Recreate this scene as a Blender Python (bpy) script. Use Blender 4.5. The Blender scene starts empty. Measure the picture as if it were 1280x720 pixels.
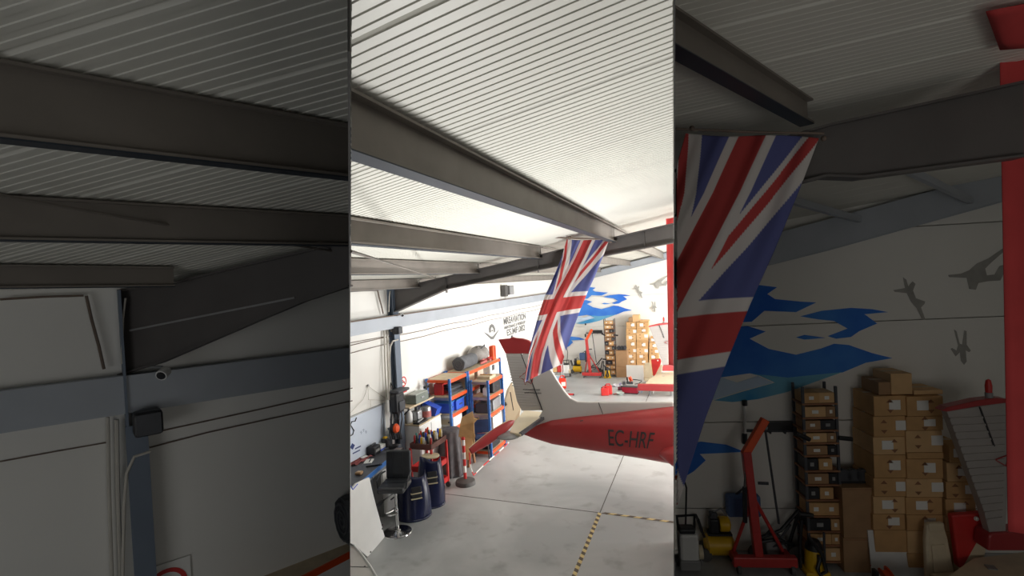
import bpy, bmesh, math, random
from mathutils import Vector, Matrix
random.seed(7)
SC = bpy.context.scene
COL = SC.collection
V = Vector

# ------------------------------------------------------------------ camera, world, lights, exposure
F = 640.0                                   # focal length in pixels of the 1280x720 frame
EYE = V((0, 0, 3.6))                        # on a gallery, eye 3.6 m above the hangar floor
_y = V((235, -21, 640)).normalized()        # hangar axes seen from the camera (x right, y down, z ahead)
_x = V((1736, -80, -640)); _x = (_x - _x.dot(_y) * _y).normalized()
_z = _x.cross(_y)
ROT = Matrix((_x, _y, _z))                  # camera axes -> world axes
cam_d = bpy.data.cameras.new('camera'); cam_d.sensor_width = 36; cam_d.lens = 36 * F / 1280
cam_d.clip_start = 0.02
cam = bpy.data.objects.new('camera', cam_d); COL.objects.link(cam)
_m = Matrix((ROT @ V((1, 0, 0)), ROT @ V((0, -1, 0)), ROT @ V((0, 0, -1)))).transposed().to_4x4()
_m.translation = EYE
cam.matrix_world = _m
SC.camera = cam
FWD = ROT @ V((0, 0, 1)); RGT = ROT @ V((1, 0, 0)); UPV = ROT @ V((0, -1, 0))

w = bpy.data.worlds.new('world'); SC.world = w; w.use_nodes = True
w.node_tree.nodes['Background'].inputs[0].default_value = (0.75, 0.85, 1, 1)
w.node_tree.nodes['Background'].inputs[1].default_value = 0.02
SC.view_settings.view_transform = 'Standard'
SC.view_settings.look = 'None'
SC.view_settings.gamma = 1
SC.view_settings.exposure = 0.0

def area(name, loc, target, sx, sy, power, color):
    d = bpy.data.lights.new(name, 'AREA'); d.shape = 'RECTANGLE'; d.size = sx; d.size_y = sy
    d.energy = power; d.color = color
    o = bpy.data.objects.new(name, d); COL.objects.link(o)
    o.location = loc
    o.rotation_euler = (V(target) - V(loc)).to_track_quat('-Z', 'Y').to_euler()
    return o
area('daylight_hangar_door', (7.8, 12.2, 2.3), (-5.2, 11.6, 2.0), 7.4, 4.2, 1800, (1.0, 0.985, 0.965))
area('hall_fill_light', (1.6, 14.5, 4.55), (-1.5, 14.0, 0), 3.0, 7.0, 230, (1.0, 0.985, 0.965))  # added fill under the roof sheets; no roof light is known there
#area('daylight_gallery_door', tuple(EYE + V((0.35, -3.6, -0.6))), (-2.2, 7, 2.2), 1.7, 2.0, 60, (0.96, 0.98, 1.0))
def spot(name, loc, target, power, angle, color, radius):
    d = bpy.data.lights.new(name, 'SPOT'); d.energy = power; d.spot_size = math.radians(angle); d.spot_blend = 1
    d.color = color; d.shadow_soft_size = radius
    o = bpy.data.objects.new(name, d); COL.objects.link(o); o.location = loc
    o.rotation_euler = (V(target) - V(loc)).to_track_quat('-Z', 'Y').to_euler()
spot('roof_fill_spot', (-1.45, 4.45, .7), (-1.3, 4.6, 4.6), 790, 160, (1.0, 0.995, 0.98), .35)  # added spot out of view, brightens the roof from below
area('fill_right_bay', tuple(EYE + RGT * 2.8 - FWD * 2.0 + V((0, 0, -1.5))), tuple(EYE + RGT * 3.8 + FWD * 5 + V((0, 0, .4))), 2.8, 1.8, 22, (1.0, 0.97, 0.92))  # added unseen fill that sets the dim level of the right-hand bay
area('fill_left_bay', tuple(EYE - RGT * 2.6 - FWD * 2.2 + V((0, 0, -1.5))), tuple(EYE - RGT * 2.4 + FWD * 4 + V((0, 0, .4))), 2.6, 1.8, 18.5, (0.97, 0.985, 1.0))  # the same kind of added fill for the left-hand bay

# ------------------------------------------------------------------ surveying helpers
def ray(u, v): return ROT @ V((u - 640, v - 360, F))
def at_depth(u, v, d): return EYE + ray(u, v) * (d / F)
def on_z(u, v, z=0.0): r = ray(u, v); return EYE + r * ((z - EYE.z) / r.z)
def on_x(u, v, x): r = ray(u, v); return EYE + r * (x / r.x)
def on_y(u, v, y): r = ray(u, v); return EYE + r * (y / r.y)
def on_plane(u, v, p, n): r = ray(u, v); return EYE + r * ((p - EYE).dot(n) / r.dot(n))
def depth(p): return (p - EYE).dot(FWD)
ZM = 3.168
def near(u, v): return 640 + (u - 640) * ZM, 360 + (v - 360) * ZM   # made-up side bays repeat the hall views about three times larger
def flat(vec): return V((vec.x, vec.y, 0)).normalized()
def hexc(r, g, b):
    f = lambda c: ((c / 255 + 0.055) / 1.055) ** 2.4 if c > 10 else c / 255 / 12.92
    return (f(r), f(g), f(b), 1)

# ------------------------------------------------------------------ materials
MATS = {}
def mat(name, rgb, rough=0.6, metal=0.0, var=0.08, scale=4.0, bump=0.0, rgb2=None, detail=4.0, trans=0.0, emit=0.0, coords='Object'):
    if name in MATS: return MATS[name]
    m = bpy.data.materials.new(name); m.use_nodes = True
    nt = m.node_tree; b = nt.nodes['Principled BSDF']
    b.inputs['Roughness'].default_value = rough; b.inputs['Metallic'].default_value = metal
    c = hexc(*rgb)
    tc = nt.nodes.new('ShaderNodeTexCoord'); nz = nt.nodes.new('ShaderNodeTexNoise')
    nz.inputs['Scale'].default_value = scale; nz.inputs['Detail'].default_value = detail
    nt.links.new(tc.outputs[coords], nz.inputs['Vector'])
    rp = nt.nodes.new('ShaderNodeValToRGB')
    c2 = hexc(*rgb2) if rgb2 else tuple(min(1, x * (1 + var)) for x in c[:3]) + (1,)
    c1 = c if rgb2 else tuple(x * (1 - var) for x in c[:3]) + (1,)
    rp.color_ramp.elements[0].position = 0.35; rp.color_ramp.elements[1].position = 0.65
    rp.color_ramp.elements[0].color = c1; rp.color_ramp.elements[1].color = c2
    nt.links.new(nz.outputs['Fac'], rp.inputs['Fac']); nt.links.new(rp.outputs['Color'], b.inputs['Base Color'])
    if bump:
        bp = nt.nodes.new('ShaderNodeBump'); bp.inputs['Strength'].default_value = bump; bp.inputs['Distance'].default_value = 0.01
        nt.links.new(nz.outputs['Fac'], bp.inputs['Height']); nt.links.new(bp.outputs['Normal'], b.inputs['Normal'])
    if trans: b.inputs['Transmission Weight'].default_value = trans
    MATS[name] = m
    return m
M_roof = mat('roof_sheet', (226, 224, 214), 0.45, 0.0, 0.03, 1.2)
M_wall = mat('painted_wall', (240, 238, 232), 0.8, 0, 0.025, 0.9, 0.05)
M_steel = mat('grey_beam_paint', (128, 121, 113), 0.5, 0.1, 0.10, 3.0)
M_rafter = mat('shaded_rafter_paint', (96, 92, 90), .5, .1, .08, 3)  # beam grey darkened: shade on the viewer's side put into the colour
M_flange = mat('blue_grey_flange_paint', (50, 58, 68), 0.45, 0.2, 0.08, 3.0)  # blue-grey paint, darkened further against the added spot from below
M_rail = mat('grey_rail_paint', (176, 182, 190), 0.5, 0.1, 0.05, 2.0)
M_colm = mat('column_paint', (112, 124, 140), 0.5, 0.1, 0.06, 3.0)
M_cable = mat('cable_white', (205, 200, 190), 0.5)
M_cabled = mat('cable_brown', (120, 104, 92), 0.6)
M_black = mat('black_plastic', (38, 38, 42), 0.45, 0, 0.15, 8)
M_dark = mat('dark_grey_plastic', (72, 74, 80), 0.5, 0, 0.12, 8)
M_grey = mat('mid_grey_paint', (150, 150, 150), 0.5, 0, 0.06, 6)
M_white = mat('white_paint', (236, 236, 234), 0.4, 0, 0.03, 3)
M_cream = mat('cream_paint', (222, 208, 176), 0.4, 0, 0.05, 3)
M_red = mat('red_paint', (200, 62, 60), 0.35, 0, 0.08, 5)
M_bred = mat('bright_red_plastic', (212, 54, 52), 0.4, 0, 0.06, 5)
M_acred = mat('aircraft_red_paint', (172, 58, 60), 0.3, 0, 0.06, 2)
M_acgrey = mat('aircraft_white_paint', (206, 202, 198), 0.4, 0, 0.03, 2)
M_orange = mat('orange_paint', (236, 88, 34), 0.45, 0, 0.06, 5)
M_blue = mat('blue_paint', (62, 122, 198), 0.45, 0, 0.06, 5)
M_bluep = mat('blue_crate_plastic', (52, 92, 206), 0.45, 0, 0.06, 5)
M_navy = mat('navy_gloss_paint', (26, 32, 66), 0.22, 0, 0.1, 3)
M_yellow = mat('yellow_paint', (238, 190, 30), 0.4, 0, 0.08, 5)
M_card = mat('cardboard', (208, 164, 112), 0.8, 0, 0.07, 6)
M_card2 = mat('pale_cardboard', (222, 182, 132), 0.8, 0, 0.06, 6)
M_card3 = mat('brown_cardboard', (170, 134, 98), 0.8, 0, 0.07, 6)
M_wood = mat('shelf_board', (208, 190, 160), 0.7, 0, 0.08, 9)
M_dwood = mat('brown_wood', (150, 104, 72), 0.6, 0, 0.15, 9)
M_chrome = mat('chrome', (205, 205, 205), 0.18, 1.0, 0.05, 4)
M_alu = mat('dull_aluminium', (170, 172, 174), 0.4, 0.7, 0.06, 6)
M_leather = mat('black_leather', (48, 50, 54), 0.42, 0, 0.12, 14, 0.2)
M_rubber = mat('grey_rubber', (96, 94, 92), 0.8, 0, 0.1, 9)
M_tarp = mat('grey_tarp', (98, 100, 104), 0.75, 0, 0.16, 9, 0.4)
M_bag = mat('grey_bag_cloth', (150, 146, 142), 0.85, 0, 0.2, 9, 0.4)
M_cloth = mat('hanging_dark_cloth', (92, 88, 90), 0.9, 0, 0.2, 9, 0.3)
M_bcloth = mat('denim_blue_cloth', (62, 80, 122), 0.9, 0, 0.15, 9, 0.3)
M_board = mat('whiteboard', (214, 224, 238), 0.3, 0, 0.03, 3)
M_paper = mat('paper', (244, 243, 238), 0.7, 0, 0.02, 3)
M_print = mat('print_grey', (118, 118, 116), 0.8)
M_printd = mat('print_dark', (56, 54, 56), 0.6)
M_navyp = mat('print_navy', (40, 60, 120), 0.6)
M_diver = mat('mural_grey', (168, 166, 160), 0.85, 0, 0.12, 6)
M_flame = mat('mural_blue', (42, 108, 214), 0.8, 0, 0, 1.4, 0, rgb2=(72, 140, 226))
M_flame2 = mat('mural_cyan', (64, 150, 206), 0.8, 0, 0, 1.4, 0, rgb2=(120, 186, 216))
M_flame3 = mat('mural_pale', (196, 216, 238), 0.8, 0, 0.05, 2)
M_tapey = mat('hazard_yellow', (208, 188, 130), 0.6, 0, 0.1, 9)
M_tapeb = mat('hazard_black', (92, 80, 68), 0.6, 0, 0.1, 9)
M_joint = mat('floor_joint', (92, 88, 84), 0.9)
M_part = mat('light_screen_sheet', (70, 68, 66), 0.8)
M_rcloth = mat('red_flag_cloth', (208, 70, 70), 0.8, 0, 0.06, 5)
M_teal = mat('teal_plastic', (60, 160, 150), 0.5)
M_seat = mat('cream_leather', (222, 206, 176), 0.5, 0, 0.05, 8)

def floor_material():
    m = bpy.data.materials.new('polished_concrete'); m.use_nodes = True
    nt = m.node_tree; b = nt.nodes['Principled BSDF']
    tc = nt.nodes.new('ShaderNodeTexCoord')
    n1 = nt.nodes.new('ShaderNodeTexNoise'); n1.inputs['Scale'].default_value = 0.42; n1.inputs['Detail'].default_value = 6
    n1.inputs['Distortion'].default_value = 0.6
    n2 = nt.nodes.new('ShaderNodeTexNoise'); n2.inputs['Scale'].default_value = 3.2; n2.inputs['Detail'].default_value = 8
    r1 = nt.nodes.new('ShaderNodeValToRGB'); e = r1.color_ramp.elements
    e[0].position = .36; e[0].color = hexc(160, 163, 164); e[1].position = .64; e[1].color = hexc(204, 206, 206)
    r2 = nt.nodes.new('ShaderNodeValToRGB'); e = r2.color_ramp.elements
    e[0].position = .27; e[0].color = (.72, .71, .7, 1); e[1].position = .42; e[1].color = (1, 1, 1, 1)
    mx = nt.nodes.new('ShaderNodeMix'); mx.data_type = 'RGBA'; mx.blend_type = 'MULTIPLY'; mx.inputs[0].default_value = 0.8
    for n in (n1, n2): nt.links.new(tc.outputs['Object'], n.inputs['Vector'])
    nt.links.new(n1.outputs['Fac'], r1.inputs[0]); nt.links.new(n2.outputs['Fac'], r2.inputs[0])
    nt.links.new(r1.outputs[0], mx.inputs[6]); nt.links.new(r2.outputs[0], mx.inputs[7])
    nt.links.new(mx.outputs[2], b.inputs['Base Color'])
    rr = nt.nodes.new('ShaderNodeMapRange'); rr.inputs[3].default_value = .34; rr.inputs[4].default_value = .58
    nt.links.new(n1.outputs['Fac'], rr.inputs[0]); nt.links.new(rr.outputs[0], b.inputs['Roughness'])
    return m
M_floor = floor_material()

def flag_material():
    m = bpy.data.materials.new('flag_cloth'); m.use_nodes = True
    nt = m.node_tree; b = nt.nodes['Principled BSDF']; b.inputs['Roughness'].default_value = .85
    a = nt.nodes.new('ShaderNodeAttribute'); a.attribute_name = 'pattern'
    nt.links.new(a.outputs['Color'], b.inputs['Base Color'])
    tr = nt.nodes.new('ShaderNodeBsdfTranslucent'); ms = nt.nodes.new('ShaderNodeMixShader'); ms.inputs[0].default_value = .3
    nt.links.new(a.outputs['Color'], tr.inputs[0])
    out = nt.nodes['Material Output']
    nt.links.new(b.outputs[0], ms.inputs[1]); nt.links.new(tr.outputs[0], ms.inputs[2]); nt.links.new(ms.outputs[0], out.inputs[0])
    return m
M_flag = flag_material()

# ------------------------------------------------------------------ object helpers
def tag(o, label=None, cat=None, group=None, kind=None):
    if label: o['label'] = label
    if cat: o['category'] = cat
    if group: o['group'] = group
    if kind: o['kind'] = kind
    return o
def thing(name, label, cat, loc=(0, 0, 0), rz=0.0, group=None):
    o = bpy.data.objects.new(name, None); COL.objects.link(o)
    o.location = loc; o.rotation_euler = (0, 0, rz); o.empty_display_size = .1
    return tag(o, label, cat, group)
def rootloc(o):
    while o.parent: o = o.parent
    return V(o.location)

class MB:
    """collects faces for one mesh"""
    def __init__(s): s.v = []; s.f = []
    def add(s, vs, fs):
        n = len(s.v); s.v += [V(a) for a in vs]; s.f += [[i + n for i in f] for f in fs]; return s
    def box(s, c, d, rz=0.0, m=None):
        x, y, z = d[0] / 2, d[1] / 2, d[2] / 2
        vs = [V((a, b, e)) for a in (-x, x) for b in (-y, y) for e in (-z, z)]
        R = m if m is not None else Matrix.Rotation(rz, 3, 'Z')
        return s.add([R @ q + V(c) for q in vs], [(0, 1, 3, 2), (4, 6, 7, 5), (0, 4, 5, 1), (2, 3, 7, 6), (0, 2, 6, 4), (1, 5, 7, 3)])
    def beam(s, p, q, w, h, up=(0, 0, 1)):
        p = V(p); q = V(q); d = (q - p); L = d.length; d.normalize()
        sd = d.cross(V(up)).normalized(); u = sd.cross(d)
        return s.box((p + q) / 2, (L, w, h), m=Matrix((d, -sd, u)).transposed())
    def ibeam(s, p, q, w, h, t=.014, up=(0, 0, 1)):
        p = V(p); q = V(q); u = V((0, 0, 1)); u = (u - u.dot((q - p).normalized()) * (q - p).normalized()).normalized()
        s.beam(p, q, t, h - t, up)
        s.beam(p + u * (h / 2 - t / 2), q + u * (h / 2 - t / 2), w, t, up)
        return s.beam(p - u * (h / 2 - t / 2), q - u * (h / 2 - t / 2), w, t, up)
    def tube(s, pts, r, n=8):
        pts = [V(p) for p in pts]; rs = r if isinstance(r, (list, tuple)) else [r] * len(pts)
        rings = []; ref = None
        for i, p in enumerate(pts):
            d = (pts[min(i + 1, len(pts) - 1)] - pts[max(i - 1, 0)]).normalized()
            if ref is None: ref = d.orthogonal().normalized()
            ref = (ref - ref.dot(d) * d)
            ref = ref.normalized() if ref.length > 1e-6 else d.orthogonal().normalized()
            b = d.cross(ref)
            rings.append([p + (ref * math.cos(2 * math.pi * k / n) + b * math.sin(2 * math.pi * k / n)) * rs[i] for k in range(n)])
        vs = [a for r_ in rings for a in r_]
        fs = [(i * n + k, i * n + (k + 1) % n, (i + 1) * n + (k + 1) % n, (i + 1) * n + k) for i in range(len(pts) - 1) for k in range(n)]
        fs += [list(range(n))[::-1], [(len(pts) - 1) * n + k for k in range(n)]]
        return s.add(vs, fs)
    def lathe(s, prof, c=(0, 0, 0), n=20, m=None):
        c = V(c); vs = []; R = m if m is not None else Matrix.Identity(3)
        for r, z in prof: vs += [R @ V((r * math.cos(2 * math.pi * k / n), r * math.sin(2 * math.pi * k / n), z)) + c for k in range(n)]
        fs = [(i * n + k, i * n + (k + 1) % n, (i + 1) * n + (k + 1) % n, (i + 1) * n + k) for i in range(len(prof) - 1) for k in range(n)]
        fs += [list(range(n))[::-1], [(len(prof) - 1) * n + k for k in range(n)]]
        return s.add(vs, fs)
    def prism(s, poly, th):
        """polygon of 3D points pushed along vector th"""
        n = len(poly); poly = [V(p) for p in poly]; th = V(th)
        vs = poly + [p + th for p in poly]
        fs = [list(range(n))[::-1], list(range(n, 2 * n))] + [(i, (i + 1) % n, n + (i + 1) % n, n + i) for i in range(n)]
        return s.add(vs, fs)
    def grid(s, rows):
        n = len(rows[0]); vs = [p for r in rows for p in r]
        return s.add(vs, [(i * n + j, i * n + j + 1, (i + 1) * n + j + 1, (i + 1) * n + j) for i in range(len(rows) - 1) for j in range(n - 1)])
    def ball(s, c, r, n=12, k=8):
        r = r if isinstance(r, (tuple, list)) else (r, r, r)
        rows = [[V(c) + V((r[0] * math.sin(math.pi * i / k) * math.cos(2 * math.pi * j / n), r[1] * math.sin(math.pi * i / k) * math.sin(2 * math.pi * j / n), r[2] * math.cos(math.pi * i / k))) for j in range(n + 1)] for i in range(k + 1)]
        return s.grid(rows)
    def build(s, name, m, parent=None, world=False, smooth=False, bevel=0.0, solid=0.0, label=None, cat=None, group=None, kind=None, cut=None):
        vs = s.v
        org = V((0, 0, 0))
        if parent is None:
            lo = V((min(a.x for a in vs), min(a.y for a in vs), min(a.z for a in vs))); hi = V((max(a.x for a in vs), max(a.y for a in vs), max(a.z for a in vs)))
            org = V(((lo.x + hi.x) / 2, (lo.y + hi.y) / 2, lo.z))
        elif world: org = rootloc(parent)
        me = bpy.data.meshes.new(name); me.from_pydata([a - org for a in vs], [], s.f); me.update()
        bm = bmesh.new(); bm.from_mesh(me); bmesh.ops.remove_doubles(bm, verts=bm.verts, dist=1e-5)
        bmesh.ops.recalc_face_normals(bm, faces=bm.faces)
        if cut:                                              # stop at a screen: cut = its inward normal
            r_ = bmesh.ops.bisect_plane(bm, geom=bm.verts[:] + bm.edges[:] + bm.faces[:], dist=1e-6, plane_co=EYE + cut * .003 - org, plane_no=cut, clear_inner=True)
            bmesh.ops.holes_fill(bm, edges=[e for e in bm.edges if e.is_boundary])
        bm.to_mesh(me); bm.free()
        if smooth:
            for p in me.polygons: p.use_smooth = True
            me.set_sharp_from_angle(angle=math.radians(40))
        me.materials.append(m)
        o = bpy.data.objects.new(name, me); COL.objects.link(o)
        if parent is None: o.location = org
        else: o.parent = parent
        if bevel:
            b = o.modifiers.new('bevel', 'BEVEL'); b.width = bevel; b.segments = 2; b.limit_method = 'ANGLE'
        if solid:
            b = o.modifiers.new('solid', 'SOLIDIFY'); b.thickness = solid; b.offset = 0
        return tag(o, label, cat, group, kind)
def dup(o, loc=None, rz=None, label=None, parent=None):
    c = o.copy(); COL.objects.link(c)
    if parent is not None: c.parent = parent
    if loc is not None: c.location = loc
    if rz is not None: c.rotation_euler = (0, 0, rz)
    if label: c['label'] = label
    for ch in o.children: dup(ch, parent=c)
    return c
def lettering(name, txt, size, p, ex, ey, m, parent, extrude=.003, width=None, bold=0.0):
    """flat lettering standing at p (left end of the baseline), running along ex, upright along ey"""
    cu = bpy.data.curves.new(name, 'FONT'); cu.body = txt; cu.size = size; cu.extrude = extrude; cu.offset = size * bold
    o = bpy.data.objects.new(name, cu); COL.objects.link(o); o.parent = parent
    ex = V(ex).normalized(); ey = V(ey); ey = (ey - ey.dot(ex) * ex).normalized(); ez = ex.cross(ey)
    mt = Matrix((ex, ey, ez)).transposed().to_4x4()
    mt.translation = V(p) - rootloc(parent)
    if width:
        bpy.context.view_layer.update()
        k = width / max(o.dimensions.x, 1e-3)
        mt = mt @ Matrix.Diagonal((k, 1, 1, 1))
    bpy.context.view_layer.update()
    me = bpy.data.meshes.new_from_object(o.evaluated_get(bpy.context.evaluated_depsgraph_get()))
    bpy.data.objects.remove(o)
    me.materials.clear(); me.materials.append(m)
    o = bpy.data.objects.new(name, me); COL.objects.link(o); o.parent = parent
    o.matrix_local = mt
    return o

# ------------------------------------------------------------------ the setting: hall
XW = -5.2; YB = 19.2; YR = 7.8                # side wall, mural wall, portal frame
def roof_z(x): return 3.62 + .18 * (x - XW)
PL = [at_depth(438, 360, 1), at_depth(842, 360, 1)]
NL = (ray(438, 360).cross(UPV)).normalized(); NL = NL if NL.dot(RGT) > 0 else -NL      # points into the passage
NR = (ray(842, 360).cross(UPV)).normalized(); NR = NR if NR.dot(RGT) < 0 else -NR
MB().box((2, 9, -.05), (22, 26, .1)).build('floor', M_floor, kind='structure')
fl = bpy.data.objects['floor']
jt = [(on_z(450, 604.3), on_z(750, 641)), (V((-1.59, 7.68, 0)), V((-1.59, 19, 0))), (V((-1.59, 3, 0)), V((-1.59, 7.6, 0))), (V((-1.5, 7.66, 0)), V((6, 7.5, 0))), (V((-5.2, 13.4, 0)), V((7, 13.4, 0)))]
for a, b in jt:
    MB().beam(a + V((0, 0, .001)), b + V((0, 0, .001)), .014, .002).build('expansion_joint', M_joint, fl, world=True)

def ribbed(name, O, ew, el, w0, w1, tf, parent, mtl=M_roof, RIB=.0045):
    """one roof sheet, its ribs running along el; tf(point at eave) gives the run along el"""
    up = ew.cross(el).normalized(); up = up if up.z > 0 else -up
    prof = []; step = 1 / 18; k = w0
    while k < w1 - 1e-6:
        prof += [(k, 0), (k + step * .44, 0), (k + step * .5, -RIB), (k + step * .94, -RIB)]; k += step
    prof[0] = (w0 + .004, .012)
    prof.append((w1 - .002, .012))
    a = []; b = []
    for q, d in prof:
        e = O + ew * q; t0, t1 = tf(e)
        if t1 - t0 < .01: t1 = t0 + .01
        a.append(e + el * t0 + up * d); b.append(e + el * t1 + up * d)
    return MB().grid([a, b]).build(name, mtl, parent, world=True)
def clip(e, el, p, n, keep):      # run along el from e to the plane (p, n)
    return (p - e).dot(n) / el.dot(n)
ceil = MB().box((1.0, 9.6, 6.9), (15, 23, .06)).build('ceiling', M_roof, kind='structure')
el = V((1, 0, .18))
YS = 6.95
def hall_run(e):
    lo, hi = 0.0, 11.0
    if e.y < 6.0:
        lo = max(lo, clip(e, el, EYE, NL, 1) + .004)
    if e.y < 7.0:
        hi = min(hi, clip(e, el, EYE, NR, 1) - .004)
    return lo, max(hi, lo + .02)
y = .35
while y < YB - .05:
    ribbed('roof_sheet', V((XW, 0, roof_z(XW))), V((0, 1, 0)), el, y, min(y + 1.0, YB + .1), hall_run, ceil)
    y += 1.0
wl = MB().box((XW - .08, 12.5, 2), (.16, 13.6, 4)).build('wall_left', M_wall, kind='structure')
wb = MB().box((1.5, YB + .12, 3.2), (13.8, .16, 6.4)).build('wall_back', M_wall, kind='structure')
def wall_panels(parent, P0, ex, nrm, L, joints):
    for a, b in zip(joints[:-1], joints[1:]):
        c = P0 + ex * (L / 2) + V((0, 0, (a + b) / 2)) - nrm * .02
        MB().box(c, (L, .04, b - a - .012), m=Matrix((ex, V((0, 0, 1)).cross(ex), V((0, 0, 1)))).transposed()).build('panel', M_wall, parent, world=True)
wall_panels(wb, V((XW, YB, 0)), V((1, 0, 0)), V((0, -1, 0)), 13, [0, .62, 1.72, 2.85, 3.98, 5.2, 6.4])

for x, h in ((-1.2, .225), (-2.37, .19), (-3.46, .17), (-4.6, .15)):
    zt = roof_z(x) - .012
    y0 = -x * 1.3 - .1
    for a, b in ((y0, YR - .02), (YR + .02, YB - .02)):
        o = MB().ibeam((x, a, zt - h / 2), (x, b, zt - h / 2), .1, h).build('roof_beam', M_steel, kind='structure', cut=NL)
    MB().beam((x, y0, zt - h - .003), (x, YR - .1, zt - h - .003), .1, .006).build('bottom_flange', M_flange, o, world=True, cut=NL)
def rafter(name, top, bot, yc, w=.15, t=.02, mtl=M_steel):
    """tapered plate girder between two polylines given as (x, z)"""
    r = MB(); T = V((0, t, 0))
    poly = [V((x, yc - t / 2, z)) for x, z in bot] + [V((x, yc - t / 2, z)) for x, z in reversed(top)]
    r.prism(poly, T)
    o = r.build(name, mtl, kind='structure')
    for line, s in ((top, 1), (bot, -1)):
        fb = MB()
        for a, b in zip(line[:-1], line[1:]): fb.beam((a[0], yc, a[1]), (b[0], yc, b[1]), w, .016)
        fb.build('flange', mtl, o, world=True)
    return o
rt = [(-5.1, 3.56), (-2.6, 3.95), (-.3, 4.31), (3, 4.85), (5.5, 5.2)]
rb = [(-5.08, 3.16), (-4.05, 3.52), (-2.9, 3.68), (-1.25, 3.92), (-.3, 4.04), (3, 4.5), (5.5, 4.85)]
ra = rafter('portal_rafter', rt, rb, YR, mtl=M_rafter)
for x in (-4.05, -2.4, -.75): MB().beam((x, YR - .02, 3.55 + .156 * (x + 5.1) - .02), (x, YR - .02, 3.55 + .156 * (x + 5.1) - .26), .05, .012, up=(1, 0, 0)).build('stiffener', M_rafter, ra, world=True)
gt = [(-5.2, 3.48), (-1.07, 4.31), (5.5, 5.6)]
gb = [(-5.2, 3.27), (-1.07, 4.09), (5.5, 5.38)]
rafter('gable_beam', gt, gb, YB - .14, .16, .12, M_rail)
cb = MB(); cb.box((-5.14, YR, 1.78), (.09, .02, 3.56)); cb.box((-5.095, YR, 1.78), (.014, .17, 3.56)); cb.box((-5.19, YR, 1.78), (.014, .17, 3.56))
cb.build('column', M_colm, kind='structure')
MB().box((XW + .09, 12.3, 2.985), (.18, 13.4, .21)).build('trim_1', M_rail, kind='structure')
o = MB().tube([(XW + .17, 5.6, 3.1), (XW + .17, 9, 3.1), (XW + .17, 13, 3.1), (XW + .17, 18.9, 3.1)], .012, 6).build('rail_cable', M_cabled)
tag(o, 'thin brown cable lying along the top of the long grey wall rail', 'cable')
for z, nm, lb in ((2.72, 'wall_cable', 'upper of two thin cables strung along the white wall under the rail'), (2.6, 'wall_cable', 'lower of two thin cables strung along the white wall under the rail')):
    pts = [(XW + .012, 5.6 + .66 * k, z - .012 * math.sin(k * 1.7)) for k in range(21)]
    tag(MB().tube(pts, .007, 5).build(nm, M_cabled), lb, 'cable')
# two added sheets that block hall light from the made-up side bays, 1.5 mm sheet
def screen(name, u, n, d1, d0=.9, h0=.75, h1=.2):
    r = ray(u, 360) / F                                     # front edge slopes back from the roof to the floor, kept where it blocks the fill spot
    q = [EYE + r * d + UPV * h for d, h in ((2.1, -3.56), (d1, -3.4), (d1, 3.4), (d0, 3.4), (d0, h0), (2.1, h1))]
    for k, e in enumerate(q):
        if e.z < 0.01: q[k] = e + UPV * (0.01 - e.z)
    MB().prism([e - n * .0005 for e in q], -n * .003).build(name, M_part, kind='structure')


MB().box((-.5, -5.2, 3.2), (16, .1, 6.6)).build('wall_gallery_end', M_wall, kind='structure')

# ------------------------------------------------------------------ sites
class Hall:
    k = 1.0; zoom = 1.0; nm = 'hall'
    def pix(s, u, v): return u, v
    ex = V((1, 0, 0)); wp = V((0, YB - .045, 0))
class Bay:
    k = 1.045 / ZM; zoom = ZM; nm = 'bay'
    def pix(s, u, v): return near(u, v)
    ex = flat(ROT @ V((5499, -272, -640)))
    wp = at_depth(*near(760, 440), 19.5 * 1.045 / ZM)
for C_ in (Hall, Bay):
    C_.out = V((C_.ex.y, -C_.ex.x, 0))                      # from the wall towards the viewer
    C_.rz = math.atan2(C_.ex.y, C_.ex.x)
    C_.P = lambda s, u, v, d: at_depth(*s.pix(u, v), d * s.k)
    C_.wall = lambda s, u, v, off=0.0: on_plane(*s.pix(u, v), s.wp + s.out * off, s.out)
    C_.foot = lambda s, u, v: on_z(*s.pix(u, v))
    C_.m = lambda s, p: s.zoom * depth(p) / F               # metres per hall pixel at p
HALL, BAY = Hall(), Bay()
WHERE = {'hall': 'in bright hall', 'bay': 'in added dim right-hand bay'}

# ------------------------------------------------------------------ right-hand bay shell, made up: hall views repeated nearer and dimmer
dV = flat(ROT @ V((744, -67, 640)))
dW = BAY.ex
b0 = BAY.wall(704.2, 440); b1 = BAY.wall(860, 440)
wbay = MB()
a0 = V((b0.x, b0.y, 0)); a0 = a0 - dW * 0.0; a1 = V((b1.x, b1.y, 0)) + dW * 1.2
LB = (a1 - a0).length
def edge_pt(u, z, p, n):                 # point of wall plane (p, n) on image column u at height z
    v = 360
    for _ in range(6): v += (on_plane(u, v, p, n).z - z) / max(1e-6, (on_plane(u, v, p, n).z - on_plane(u, v + 1, p, n).z))
    return on_plane(u, v, p, n)
cR = BAY.wall(860, 440, -.06) + dW * 1.2; cR.z = 0
fr = [edge_pt(841.9, 0, BAY.wp - BAY.out * .06, BAY.out), cR, cR + V((0, 0, 6)), edge_pt(841.9, 6, BAY.wp - BAY.out * .06, BAY.out)]
bk_ = [edge_pt(842.3, z, BAY.wp - BAY.out * .2, BAY.out) for z in (0, 6)]
bk_ = [bk_[0], cR - BAY.out * .14, cR - BAY.out * .14 + V((0, 0, 6)), bk_[1]]
def slab8(mb, f, b): return mb.add(list(f) + list(b), [(0, 1, 2, 3), (7, 6, 5, 4), (0, 4, 5, 1), (1, 5, 6, 2), (2, 6, 7, 3), (3, 7, 4, 0)])
slab8(wbay, fr, bk_)
wbay = wbay.build('wall_added_bay_back', M_wall, kind='structure')
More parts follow.
